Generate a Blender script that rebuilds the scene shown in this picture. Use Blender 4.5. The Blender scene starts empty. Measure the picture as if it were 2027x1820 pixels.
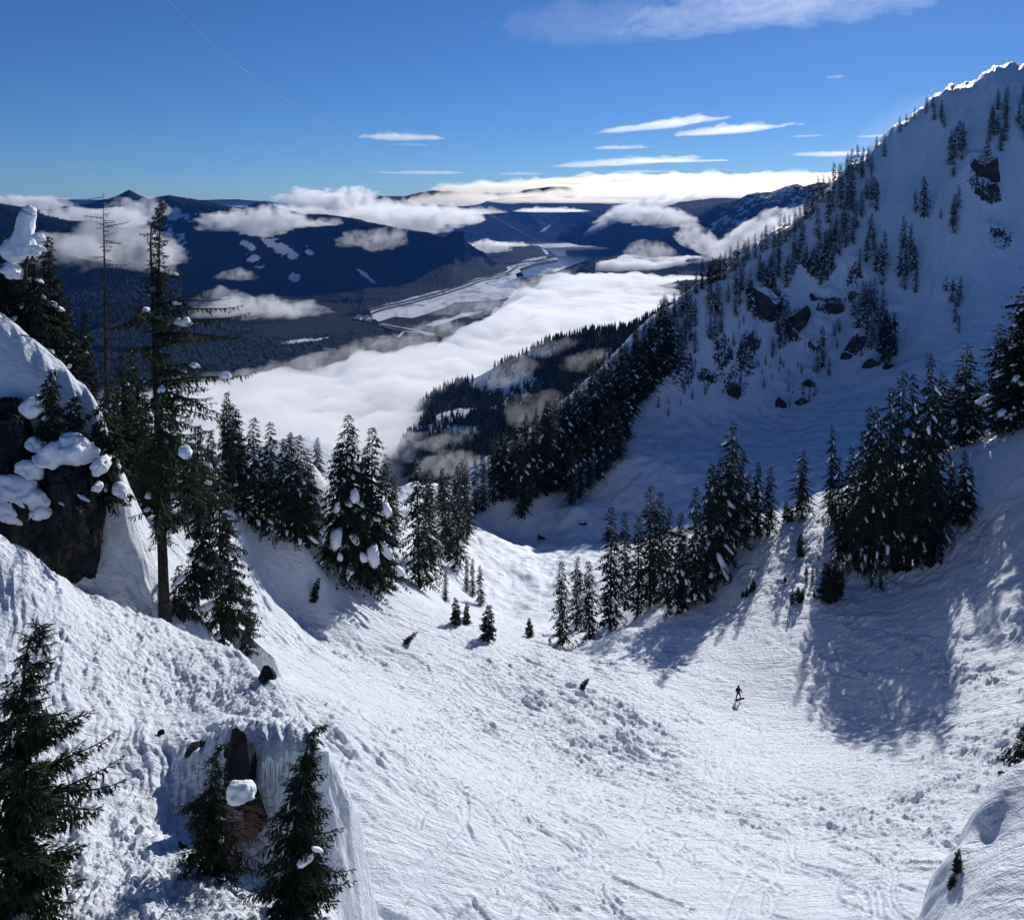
import bpy, math, random
import numpy as np
from mathutils import Vector

# ---------------------------------------------------------------- camera, sky, sun, exposure
SC = bpy.context.scene
COL = SC.collection
PITCH = math.radians(3.5)
cam_d = bpy.data.cameras.new('camera')
cam_d.sensor_fit = 'HORIZONTAL'; cam_d.sensor_width = 36.0
cam_d.lens = 36.0 * 800.0 / 1024.0
cam_d.shift_y = -(459.5 - 508 * 1024 / 2027) / 1024      # the frame is cut below the lens axis: verticals stay upright
cam_d.clip_start = 0.1; cam_d.clip_end = 400000
cam = bpy.data.objects.new('camera', cam_d); COL.objects.link(cam)
cam.rotation_euler = (math.pi / 2 - PITCH, 0, 0)
SC.camera = cam

SUN_AZ, SUN_EL = math.radians(26), math.radians(24)     # azimuth clockwise from +Y
W = bpy.data.worlds.new('World'); SC.world = W; W.use_nodes = True
wn = W.node_tree.nodes; wl = W.node_tree.links
bg = wn['Background']; bg.inputs['Strength'].default_value = 0.052
sky = wn.new('ShaderNodeTexSky'); sky.sky_type = 'NISHITA'; sky.sun_disc = False
sky.sun_elevation = SUN_EL; sky.sun_rotation = SUN_AZ
sky.altitude = 1600; sky.air_density = 1.0; sky.dust_density = 0.2; sky.ozone_density = 9.0
tint = wn.new('ShaderNodeMix'); tint.data_type = 'RGBA'; tint.blend_type = 'MULTIPLY'; tint.inputs[0].default_value = 1.0; tint.inputs[7].default_value = (.80, .95, 1.12, 1)
wl.new(sky.outputs[0], tint.inputs[6]); wl.new(tint.outputs[2], bg.inputs[0])
sun_d = bpy.data.lights.new('sun', 'SUN'); sun_d.energy = 3.4; sun_d.angle = math.radians(0.5)
sun_d.color = (1.0, 0.98, 0.95)
sun = bpy.data.objects.new('sun', sun_d); COL.objects.link(sun)
SD = Vector((math.sin(SUN_AZ) * math.cos(SUN_EL), math.cos(SUN_AZ) * math.cos(SUN_EL), math.sin(SUN_EL)))
sun.rotation_euler = SD.to_track_quat('Z', 'Y').to_euler()
sun.location = SD * 300
SC.view_settings.view_transform = 'Standard'; SC.view_settings.look = 'None'
SC.view_settings.exposure = 0.42; SC.view_settings.gamma = 1.0; SC.view_settings.use_curve_mapping = False
SC.render.engine = 'CYCLES'
CY = SC.cycles
CY.use_denoising = True; CY.max_bounces = 12; CY.diffuse_bounces = 3; CY.glossy_bounces = 2
CY.transmission_bounces = 2; CY.transparent_max_bounces = 24; CY.volume_bounces = 12
CY.volume_step_rate = 1.0; CY.volume_max_steps = 128
CY.use_adaptive_sampling = True; CY.adaptive_threshold = 0.02
SC.render.use_persistent_data = False

# ---------------------------------------------------------------- pixel helpers (points given on a 2027 px wide picture)
SQ, CQ = math.sin(PITCH), math.cos(PITCH)
FD = 800.0 * 2027 / 1024
def ratios(px, py):
    a = (508.0 - np.asarray(py, float)) / FD
    yc = CQ + a * SQ; zc = -SQ + a * CQ
    return (np.asarray(px, float) - 1013.5) / FD / yc, zc / yc     # x/Y, z/Y
def at(px, py, Y):
    u, w = ratios(px, py)
    return Vector((float(u) * Y, Y, float(w) * Y))
def to_px(x, y, z):
    d = y * CQ - z * SQ; up = y * SQ + z * CQ
    return 1013.5 + FD * x / d, 508.0 - FD * up / d

# ---------------------------------------------------------------- noise
def _h(ix, iy, iz, seed):
    n = (ix.astype(np.int64) * 374761393 + iy.astype(np.int64) * 668265263 + iz.astype(np.int64) * 2147483647 + seed * 1274126177) & 0xffffffff
    n = ((n ^ (n >> 13)) * 1274126177) & 0xffffffff
    n = ((n ^ (n >> 16)) * 2246822519) & 0xffffffff
    n = n ^ (n >> 15)
    return n
def perlin2(x, y, seed=0):
    x = np.asarray(x, float); y = np.asarray(y, float)
    xi = np.floor(x); yi = np.floor(y); fx = x - xi; fy = y - yi
    u = fx * fx * fx * (fx * (fx * 6 - 15) + 10); v = fy * fy * fy * (fy * (fy * 6 - 15) + 10)
    z0 = np.zeros_like(xi)
    def g(dx, dy):
        a = _h(xi + dx, yi + dy, z0, seed) * (2 * math.pi / 4294967296.0)
        return np.cos(a) * (fx - dx) + np.sin(a) * (fy - dy)
    a = g(0, 0); b = g(1, 0); c = g(0, 1); d = g(1, 1)
    return 1.5 * ((a + u * (b - a)) * (1 - v) + (c + u * (d - c)) * v)
def fbm2(x, y, oct=5, seed=0, gain=0.5, lac=2.03):
    s = 0; a = 1.0; t = 0
    for i in range(oct):
        s = s + a * perlin2(x * lac ** i + 13.7 * i, y * lac ** i - 7.1 * i, seed + i); t += a; a *= gain
    return s / t
def ridged2(x, y, oct=5, seed=0, gain=0.5):
    s = 0; a = 1.0; t = 0
    for i in range(oct):
        n = 1 - np.abs(perlin2(x * 2.03 ** i + 5.1 * i, y * 2.03 ** i + 9.3 * i, seed + i)) * 1.6
        s = s + a * n * n * np.sign(n); t += a; a *= gain
    return s / t
def perlin3(x, y, z, seed=0):
    xi = np.floor(x); yi = np.floor(y); zi = np.floor(z); fx = x - xi; fy = y - yi; fz = z - zi
    f = lambda t: t * t * t * (t * (t * 6 - 15) + 10)
    u, v, w = f(fx), f(fy), f(fz)
    def g(dx, dy, dz):
        n = _h(xi + dx, yi + dy, zi + dz, seed)
        a = (n & 0xffff) * (2 * math.pi / 65536.0); c = ((n >> 16) & 0xffff) / 32767.5 - 1; s = np.sqrt(np.maximum(0, 1 - c * c))
        return np.cos(a) * s * (fx - dx) + np.sin(a) * s * (fy - dy) + c * (fz - dz)
    L = lambda a, b, t: a + (b - a) * t
    return 1.5 * L(L(L(g(0,0,0), g(1,0,0), u), L(g(0,1,0), g(1,1,0), u), v), L(L(g(0,0,1), g(1,0,1), u), L(g(0,1,1), g(1,1,1), u), v), w)
def fbm3(x, y, z, oct=4, seed=0, gain=0.5):
    s = 0; a = 1.0; t = 0
    for i in range(oct):
        k = 2.03 ** i
        s = s + a * perlin3(x * k + 3.3 * i, y * k - 5.2 * i, z * k + 1.7 * i, seed + i); t += a; a *= gain
    return s / t
def smooth(a, b, x):
    t = np.clip((x - a) / (b - a), 0, 1); return t * t * (3 - 2 * t)

# ---------------------------------------------------------------- mesh + tagging helpers
def mesh_np(name, V, F, mat=None, smooth_=True, parent=None, attrs=None):
    V = np.asarray(V, np.float32); me = bpy.data.meshes.new(name)
    if isinstance(F, np.ndarray):
        n, k = F.shape
        me.vertices.add(len(V)); me.loops.add(n * k); me.polygons.add(n)
        me.vertices.foreach_set('co', V.ravel())
        me.loops.foreach_set('vertex_index', F.astype(np.int32).ravel())
        me.polygons.foreach_set('loop_start', np.arange(0, n * k, k, dtype=np.int32))
        me.polygons.foreach_set('loop_total', np.full(n, k, np.int32))
    else:
        me.from_pydata([tuple(v) for v in V.tolist()], [], F)
    me.update(calc_edges=True)
    me.polygons.foreach_set('use_smooth', np.full(len(me.polygons), smooth_, bool))
    if attrs:
        for k, a in attrs.items():
            at_ = me.attributes.new(k, 'FLOAT', 'POINT'); at_.data.foreach_set('value', np.asarray(a, np.float32).ravel())
    o = bpy.data.objects.new(name, me); COL.objects.link(o)
    if mat: me.materials.append(mat)
    if parent: o.parent = parent
    return o
def grid_faces(nr, nc):
    i = np.arange(nr - 1)[:, None] * nc + np.arange(nc - 1)[None, :]
    return np.stack([i, i + 1, i + nc + 1, i + nc], -1).reshape(-1, 4)
def tag(o, label=None, cat=None, group=None, kind=None):
    if label: o['label'] = label
    if cat: o['category'] = cat
    if group: o['group'] = group
    if kind: o['kind'] = kind
    return o
def empty(name, loc, rz=0):
    o = bpy.data.objects.new(name, None); COL.objects.link(o); o.location = loc; o.rotation_euler = (0, 0, rz)
    o.empty_display_size = 0.3; return o

# ---------------------------------------------------------------- material helpers
def mat(name, color=(.8, .8, .8), rough=.7, spec=.3):
    m = bpy.data.materials.new(name); m.use_nodes = True
    b = m.node_tree.nodes['Principled BSDF']
    b.inputs['Base Color'].default_value = (*color, 1); b.inputs['Roughness'].default_value = rough
    b.inputs['Specular IOR Level'].default_value = spec
    return m
class NT:
    def __init__(s, m): s.t = m.node_tree; s.n = s.t.nodes; s.l = s.t.links; s.b = s.n['Principled BSDF']
    def new(s, t, **k):
        n = s.n.new(t)
        for a, v in k.items():
            if a.startswith('i_'):
                key = a[2:].replace('_', ' '); n.inputs[int(key) if key.isdigit() else key].default_value = v
            else: setattr(n, a, v)
        return n
    def link(s, a, b): s.l.new(a, b)
    def coord(s): return s.new('ShaderNodeTexCoord').outputs['Object']
    def mapping(s, vec, scale=(1, 1, 1), rot=(0, 0, 0)):
        m = s.new('ShaderNodeMapping'); m.inputs['Scale'].default_value = scale; m.inputs['Rotation'].default_value = rot
        s.link(vec, m.inputs[0]); return m.outputs[0]
    def noise(s, vec, scale=1, detail=4, rough=.55, dist=0):
        n = s.new('ShaderNodeTexNoise', i_Scale=scale, i_Detail=detail, i_Roughness=rough, i_Distortion=dist); s.link(vec, n.inputs['Vector']); return n.outputs['Fac']
    def math(s, op, a, b=None, clamp=False):
        n = s.new('ShaderNodeMath', operation=op, use_clamp=clamp)
        for i, v in enumerate((a, b)):
            if v is None: continue
            if isinstance(v, (int, float)): n.inputs[i].default_value = v
            else: s.link(v, n.inputs[i])
        return n.outputs[0]
    def ramp(s, fac, stops):
        n = s.new('ShaderNodeValToRGB'); e = n.color_ramp.elements
        while len(e) < len(stops): e.new(0.5)
        for el, (p, c) in zip(e, stops): el.position = p; el.color = (*c, 1) if len(c) == 3 else c
        s.link(fac, n.inputs[0]); return n.outputs[0]
    def mix(s, fac, a, b):
        n = s.new('ShaderNodeMix', data_type='RGBA')
        for i, v in ((0, fac), (6, a), (7, b)):
            if isinstance(v, (int, float)): n.inputs[i].default_value = v
            elif isinstance(v, tuple): n.inputs[i].default_value = (*v, 1)
            else: s.link(v, n.inputs[i])
        return n.outputs[2]
    def bump(s, h, dist, strength=1.0, normal=None):
        n = s.new('ShaderNodeBump', i_Distance=dist, i_Strength=strength); s.link(h, n.inputs['Height'])
        if normal: s.link(normal, n.inputs['Normal'])
        return n.outputs[0]
    def attr(s, name):
        return s.new('ShaderNodeAttribute', attribute_name=name).outputs['Fac']
TERR_RES = (1150, 1500)
# ---------------------------------------------------------------- materials
M = {}
def snow_mat():
    m = mat('snow', (.86, .875, .90), .55, .25); t = NT(m); co = t.coord()
    n1 = t.noise(co, .35, 6, .6); n2 = t.noise(co, 2.2, 5, .65)
    st1 = t.noise(t.mapping(co, (.25, 2.6, .6), (0, 0, math.radians(38))), 1.0, 6, .65, .6)
    st2 = t.noise(t.mapping(co, (.25, 2.6, .6), (0, 0, math.radians(-35))), 1.0, 6, .65, .6)
    sep = t.new('ShaderNodeSeparateXYZ'); t.link(co, sep.inputs[0])
    side = t.new('ShaderNodeMapRange', i_From_Min=4.0, i_From_Max=34.0); t.link(sep.outputs[0], side.inputs[0])
    mx = t.new('ShaderNodeMix'); t.link(side.outputs[0], mx.inputs[0]); t.link(st1, mx.inputs[2]); t.link(st2, mx.inputs[3])
    far = t.new('ShaderNodeMapRange', i_From_Min=150.0, i_From_Max=330.0, i_To_Min=1.0, i_To_Max=.45); t.link(sep.outputs[1], far.inputs[0])
    h = t.math('ADD', t.math('MULTIPLY', mx.outputs[0], .55), t.math('MULTIPLY', n2, .35))
    h = t.math('MULTIPLY', h, far.outputs[0])
    b = t.bump(h, .7, 1.0)
    fine = t.noise(co, 9, 4, .7); b = t.bump(t.math('MULTIPLY', fine, far.outputs[0]), .06, .8, b)
    t.link(b, t.b.inputs['Normal'])
    g = t.new('ShaderNodeNewGeometry'); sp = t.new('ShaderNodeSeparateXYZ'); t.link(g.outputs['Normal'], sp.inputs[0])
    fc = t.attr('face'); rn = t.noise(t.mapping(co, (1, 1, .4)), 1.1, 6, .7)
    k = t.math('MULTIPLY', fc, t.math('SUBTRACT', 1.28, sp.outputs[2])); k = t.math('GREATER_THAN', t.math('ADD', k, t.math('MULTIPLY', rn, 1.7)), 1.51)
    snowc = t.ramp(n1, [(.3, (.755, .80, .865)), (.7, (.845, .875, .915))])
    t.link(t.mix(k, snowc, t.ramp(t.noise(co, 1.2, 6, .6), [(.3, (.028, .03, .034)), (.7, (.085, .083, .08))])), t.b.inputs['Base Color'])
    return m
M['snow'] = snow_mat()
M['snow_load'] = mat('snow_load', (.82, .855, .90), .6, .2)
t = NT(M['snow_load']); t.link(t.bump(t.noise(t.coord(), 3.0, 4, .6), .15, .7), t.b.inputs['Normal'])
def rock_mat(name, c1, c2, c3, sc=1.0, stain=None):
    m = mat(name, c1, .9, .15); t = NT(m); co = t.coord()
    n = t.noise(co, .8 * sc, 8, .65, .4); n2 = t.noise(t.mapping(co, (1, 1, .3)), 2.5 * sc, 6, .6)
    c = t.ramp(n, [(.3, c1), (.5, c2), (.7, c3)])
    if stain:
        s = t.ramp(t.noise(t.mapping(co, (1, 1, .25)), .5 * sc, 4, .5), [(.60, (0, 0, 0)), (.68, (1, 1, 1))])
        c = t.mix(s, c, stain)
    t.link(c, t.b.inputs['Base Color'])
    vo = t.new('ShaderNodeTexVoronoi', i_Scale=1.6 * sc, feature='DISTANCE_TO_EDGE'); t.link(t.mapping(co, (1, 1, .45), (.3, .2, 0)), vo.inputs['Vector'])
    cr = t.math('MULTIPLY', t.math('MINIMUM', vo.outputs['Distance'], .06), 7.0)
    h = t.math('ADD', t.math('ADD', n, n2), cr); t.link(t.bump(h, .5 / sc, 1.0), t.b.inputs['Normal'])
    return m
M['rock'] = rock_mat('dark_rock', (.030, .032, .036), (.055, .055, .058), (.10, .098, .09))
M['rock_near'] = rock_mat('near_rock', (.012, .014, .019), (.028, .031, .036), (.070, .074, .078), .8, (.085, .08, .05))
def leaf_mat(name, c1, c2):
    m = mat(name, c1, .75, .2); t = NT(m)
    oi = t.new('ShaderNodeObjectInfo'); n = t.noise(t.coord(), 1.3, 3, .6)
    f = t.math('ADD', t.math('MULTIPLY', oi.outputs['Random'], .4), t.math('MULTIPLY', n, .6))
    t.link(t.ramp(f, [(.3, c1), (.7, c2)]), t.b.inputs['Base Color']); return m
M['needles'] = leaf_mat('needles', (.010, .018, .012), (.024, .036, .020))
M['needles_near'] = leaf_mat('needles_near', (.010, .019, .010), (.030, .046, .018))
M['bark'] = rock_mat('bark', (.018, .016, .015), (.04, .036, .032), (.085, .078, .07), 3.0)
M['twig'] = mat('bare_twig', (.07, .045, .035), .85, .2)
# ---------------------------------------------------------------- near terrain: the bowl, its walls and the big right mountain
class TPS:      # thin plate over (x/Y, ln Y) -> z/Y
    def __init__(s, pts, reg=1e-5):
        P = []
        for px, py, Y in pts:
            if Y >= 300 and px > 900: t_ = min(1, (Y - 300) / 250.); Y *= 1 - .14 * t_ * t_ * (3 - 2 * t_)
            u, w = ratios(px, py); P.append((u, math.log(Y), w))
        P = np.array(P); s.c = P[:, :2]; n = len(P)
        K = s.k(s.c, s.c) + reg * np.eye(n); A = np.zeros((n + 3, n + 3)); A[:n, :n] = K
        A[:n, n] = 1; A[:n, n + 1:] = s.c; A[n:, :n] = A[:n, n:].T
        s.w = np.linalg.solve(A, np.concatenate([P[:, 2], np.zeros(3)]))
    def k(s, a, b):
        out = np.zeros((len(a), len(b)))
        for j in range(len(b)):
            r2 = (a[:, 0] - b[j, 0]) ** 2 + (a[:, 1] - b[j, 1]) ** 2 + 1e-9
            out[:, j] = 0.5 * r2 * np.log(r2)
        return out
    def __call__(s, x, y):
        sh = np.shape(x); x = np.ravel(x); y = np.maximum(np.ravel(y), 1.0)
        q = np.stack([x / y, np.log(y)], 1); n = len(s.c); r = np.full(len(q), s.w[n]) + q @ s.w[n + 1:]
        for j in range(n):
            r2 = (q[:, 0] - s.c[j, 0]) ** 2 + (q[:, 1] - s.c[j, 1]) ** 2 + 1e-9
            r += s.w[j] * 0.5 * r2 * np.log(r2)
        return (r * y).reshape(sh)

BOWL = TPS([
 # bowl floor, from under the camera to the throat and out to the shaded floor
 (1013,1820,38),(1013,2700,20),(500,2700,20),(1500,2700,20),(1464,1820,40),(1900,1820,37),(2300,1820,36),
 (700,1750,37.5),(680,1550,44),(700,1400,58),(560,1400,50),(500,1260,70),(560,1195,88),(680,1208,91),(790,1218,96),(620,1112,96),(700,1135,99),(620,1290,74),(850,1300,86),(900,1500,59),(1000,1400,80),
 (1200,1450,77),(1200,1600,57),(1464,1385,93),(1464,1600,61),(1464,1480,78),(1900,1600,56),(1700,1430,86),(1300,1330,97),
 (2027,1400,76),(2000,1200,98),(2300,1300,88),(1150,1302,112),(1050,1270,108),(950,1240,112),(800,1170,104),(650,1100,98),(600,1075,93),(450,1000,86),
 (1250,1262,120),(1350,1240,116),
 # behind the left wall's crest
 (1150,1290,133),(950,1215,140),(800,1160,135),(650,1110,130),(450,1010,120),(700,900,170),(560,960,110),(300,960,100),(100,900,90),
 # right wall
 (1750,1150,120),(1600,1190,114),(1990,1000,122),(1880,905,142),(2027,850,134),(2300,760,125),(1600,1000,150),(1450,1060,141),(1700,960,148),(1420,1200,122),(1300,1200,136),(1110,1270,134),
 (1400,1105,160),(1500,1045,168),(1650,985,180),(1880,905,172),(2050,850,165),(2300,800,160),(1200,1220,158),
 # throat, shaded floor
 (1050,1165,198),(1250,1165,186),(900,1165,176),(1000,1050,280),(1250,1090,228),(1150,1040,280),(1400,1000,266),(930,1000,299),(830,1010,245),
 (1130,960,308),(1250,900,312),(1600,900,290),(1400,900,318),(1500,850,348),(1850,850,288),(2027,820,268),(2300,800,240),
 # mountain face
 (1250,800,362),(1400,780,378),(1600,750,392),(1750,700,385),(1900,700,345),(2027,700,332),(1900,560,400),(2027,400,445),(1800,500,455),(1700,600,440),(1600,600,448),(1500,640,425),(1400,680,403),
 (1900,350,470),(1800,350,520),(2300,500,400),
 # ridge line
 (1310,640,402),(1400,560,432),(1480,510,456),(1550,470,482),(1620,400,512),(1700,322,545),(1800,240,560),(1870,195,552),(1950,152,545),(2027,158,540),(2300,120,530),
 (1250,700,385),(1180,770,362),(1100,840,340),(1030,890,322),(950,935,300),(880,965,290),
 # behind the ridge
 (1400,600,475),(1550,510,535),(1620,445,570),(1700,370,610),(1800,290,625),(1950,205,610),
 (1310,740,520),(1450,690,580),(1550,640,640),(1700,560,780),(1950,420,760),(2300,400,740),(1180,860,480),(1000,980,430),(850,1020,380),(1550,900,1000),(1950,800,1000),(1000,1150,800),(700,1100,420),(1300,1000,900),
 (400,1150,250),(100,1100,200),(100,1250,500),(500,1300,700),
])
def P2(px, py, Y):
    u, w = ratios(px, py); return (float(u) * Y, Y)
def poly_sd(x, y, P):
    # signed distance to an open polyline: + on its right-hand side (walking along it)
    best = np.full(np.shape(x), 1e9); sg = np.zeros(np.shape(x))
    for (ax, ay), (bx, by) in zip(P[:-1], P[1:]):
        dx, dy = bx - ax, by - ay; L = dx * dx + dy * dy
        t = np.clip(((x - ax) * dx + (y - ay) * dy) / L, 0, 1)
        d = np.hypot(x - ax - t * dx, y - ay - t * dy)
        s = (x - ax) * dy - (y - ay) * dx
        m = d < best - 1e-6; best = np.where(m, d, best); sg = np.where(m, np.sign(s), sg)
    return -best * sg
SPUR = TPS([(300,1820,19),(0,1820,18),(200,1600,24),(100,1400,29),(0,1250,32),(0,1065,36),(130,1150,38.5),(230,1195,40),(325,1232,41),(450,1275,39),(530,1350,33.5),
 (600,1450,27.5),(640,1488,25.6),(530,1482,25.6),(440,1478,26),(380,1480,27),(480,1680,24.3),(600,1690,24.2),(400,1690,22.8),(330,1560,25.5),(560,1800,20),(440,1790,20.3),(300,1400,32),(450,1400,32),(-300,1100,34),(-300,1500,24),(300,2400,12),(600,2400,12),(-300,2200,12)])
SPUR_EDGE = [P2(-700,980,34), P2(-300,1020,35), P2(0,1065,36), P2(130,1150,38.5), P2(230,1195,40), P2(325,1232,41), P2(450,1275,39), P2(530,1350,33.5), P2(590,1440,28), P2(612,1488,25.4), P2(588,1600,23.6), P2(590,1720,21.6), P2(640,1800,20.2), P2(650,1850,19), (-5.9, 16), (-5.9, 10), (-5.9, 4)]
HILL = TPS([(0,655,50),(60,695,50),(130,765,49.5),(185,840,49),(235,930,49),(262,1010,49.5),(310,1080,52),(390,1160,55),(0,800,48.4),(80,830,48.2),(150,900,48),(100,1000,47.4),(0,1000,47),(180,1050,47.6),(100,1120,46.3),(180,1180,45.5),(250,1150,47.5),(330,1230,47),
 (-300,560,50),(-300,900,47.5),(-300,1100,44),(0,1100,45.5),(60,760,60),(200,950,60),(320,1120,64),(-300,700,62),(440,1200,60)])
HILL_EDGE = [P2(-700,420,52), P2(-300,560,51), P2(0,652,50.3), P2(60,692,50.3), P2(130,762,49.8), P2(185,838,49.4), P2(235,930,49.4), P2(262,1010,50), P2(310,1080,52.5), P2(390,1160,55.5), P2(420,1230,52), P2(360,1260,44)]
BANK = TPS([(1860,1790,23),(1870,1737,23.5),(1890,1687,24),(1944,1653,24.5),(1951,1603,25),(2014,1515,26),(2100,1440,27),(2300,1300,28),(1951,1737,22.3),(2027,1820,20.5),(1900,1820,21.5),(2200,1700,22),(2300,2200,14),(1900,2400,13),(2100,1600,24)])
BANK_EDGE = [P2(1830,2600,11), P2(1870,2000,18), P2(1885,1790,23), P2(1898,1737,23.5), P2(1918,1687,24), P2(1960,1653,24.5), P2(1972,1603,25), P2(2034,1515,26), P2(2120,1430,27), P2(2300,1300,28), P2(2900,1100,31)]
def smax(a, b, k):
    h = np.clip(0.5 + 0.5 * (a - b) / k, 0, 1)
    return b + (a - b) * h + k * h * (1 - h)
ROCKY = [(1350,730,50,60,0),(1660,800,50,30,0),(1760,640,40,40,0),(1690,560,30,60,10),(1880,560,30,30,0),(1980,470,40,40,0),(1620,520,50,40,30),(1455,760,45,70,10),(1560,790,65,50,0),(1600,770,35,60,0),(1520,600,55,55,20),(1575,645,45,50,40),(1640,605,45,28,-10),(1705,685,55,40,0),(1430,700,30,60,0),(1480,700,40,70,10),(1945,350,45,45,20),(1960,385,40,25,20),(1400,745,40,25,20),(1740,715,45,25,0),(1620,690,40,60,10)]
def rocky_mask(x, y, z):
    px, py = to_px(x, np.maximum(y, 50), z); m = np.zeros(np.shape(px))
    for cx, cy, rx, ry, an in ROCKY:
        c, s = math.cos(math.radians(an)), math.sin(math.radians(an)); a = ((px - cx) * c + (py - cy) * s) / rx; b = (-(px - cx) * s + (py - cy) * c) / ry
        m = np.maximum(m, smooth(1.25, .35, np.sqrt(a * a + b * b)))
    return m
HUMPS = [(590,955,108,5.5,6.5),(640,990,104,3,4.5),(690,1228,89,1.0,2.6),(1235,1262,118,2.2,4.5),(1180,1258,124,1.5,3.5),(1140,1045,285,3,7),(1085,1085,262,2.2,6),(1000,1110,240,1.5,6),(960,1075,262,1.6,5),(1480,1110,150,1.5,5),(1140,1430,80,.6,1.6),(1290,1195,128,1.5,4),(820,1150,118,3,5)]
def terrain_z(x, y, detail=True):
    x = np.asarray(x, float); y = np.asarray(y, float)
    z = BOWL(x, y)
    near = (y < 130) & (x < 2)
    if np.any(near):
        xs, ys = x[near], y[near]
        d = poly_sd(xs, ys, SPUR_EDGE)
        w = 0.35 * fbm2(xs * .5, ys * .5, 3, 5)
        dd = np.maximum(0, d + w); 
        sp = SPUR(xs, ys) - np.where(dd < 1.2, 1.1 * dd * dd, 1.58 + 5.0 * (dd - 1.2)) - 3 * np.maximum(0, ys - 46)
        zz = smax(z[near], sp, 1.2)
        d2 = poly_sd(xs, ys, HILL_EDGE); dd = np.maximum(0, d2 + w)
        hl = HILL(xs, ys) - np.where(dd < 2, 0.35 * dd * dd, 1.4 + 1.4 * (dd - 2)) - np.maximum(0, ys - 62) * .6 - 3 * np.maximum(0, xs + 18) - 2 * np.maximum(0, 38 - ys)
        zz = smax(zz, hl, 1.0)
        z = z.copy(); z[near] = zz
    rb = (y < 45) & (x > 6)
    if np.any(rb):
        xs, ys = x[rb], y[rb]; d = poly_sd(xs, ys, BANK_EDGE); dd = np.maximum(0, d + .25 * fbm2(xs * .7, ys * .7, 3, 6))
        bk = BANK(xs, ys) - np.where(dd < 1, 1.4 * dd * dd, 1.4 + 5 * (dd - 1))
        z = z.copy(); z[rb] = smax(z[rb], bk, .6)
    for hx, hy, hY, hh_, hr in HUMPS:
        cx, cy = P2(hx, hy, hY); z = z + hh_ * np.exp(-((x - cx) ** 2 + (y - cy) ** 2) / hr ** 2)
    if detail:
        far = smooth(150, 420, y)
        z = z + 0.55 * (1 - far) * smooth(5, 40, y) * fbm2(x / 11, y / 11, 3, 11)
        # soft mounds behind the crest in the shaded floor, drifts
        mo = smooth(150, 190, y) * (1 - smooth(330, 420, y))
        z = z + mo * 1.6 * np.abs(fbm2(x / 9, y / 12, 3, 23)) + mo * 2.0 * fbm2(x / 16, y / 16, 3, 21)
        # mountain face: gullies running down the fall line and cliff bands
        f = smooth(330, 460, y) * smooth(20, 90, x)
        s = x * 0.84 - y * 0.54; t = x * 0.54 + y * 0.84
        rk = f * rocky_mask(x, y, z)
        tt_ = t / 13 + .9 * fbm2(s / 22, t / 30, 4, 45) + .25 * fbm2(s / 6, t / 6, 3, 46); fr = tt_ - np.floor(tt_)
        z = z + rk * 8.0 * (smooth(0, .28, fr) - fr)
        z = z + rk * (3.0 * ridged2(s / 7, t / 17, 4, 41) - 2.2 * np.abs(fbm2(s / 3.5, t / 3.5, 3, 43)))
        z = z + f * (9.0 * fbm2(s / 28, t / 120, 4, 31) + 3.6 * ridged2(s / 20, t / 90, 4, 37) + .7 * ridged2(s / 6, t / 40, 3, 38) + .9 * fbm2(s / 4, t / 12, 4, 39))
    return z
def hit(px, py, y0=8, y1=760, n=1400):
    u, w = ratios(px, py); Y = np.exp(np.linspace(math.log(y0), math.log(y1), n))
    h = w * Y - terrain_z(u * Y, Y)
    k = np.nonzero((h[:-1] > 0) & (h[1:] <= 0))[0]
    if len(k) == 0: return None
    k = k[0]; t = h[k] / (h[k] - h[k + 1]); Yh = Y[k] + t * (Y[k + 1] - Y[k])
    return Vector((float(u * Yh), float(Yh), float(w * Yh)))
def ground(x, y): return float(terrain_z(np.array([x]), np.array([y]))[0])

NU, NV = TERR_RES
uu = np.concatenate([np.linspace(-1.7, -.9, 60)[:-1], np.linspace(-.9, .9, NU), np.linspace(.9, 1.7, 60)[1:]])
ly = np.concatenate([np.linspace(math.log(5), math.log(17), 60)[:-1], np.linspace(math.log(17), math.log(650), NV), np.linspace(math.log(650), math.log(1100), 60)[1:]])
LY, UU = np.meshgrid(ly, uu, indexing='ij')
TY = np.exp(LY); TX = UU * TY
# refinement: raise the base from a coarse evaluation for speed
TZ = terrain_z(TX, TY)
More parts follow.
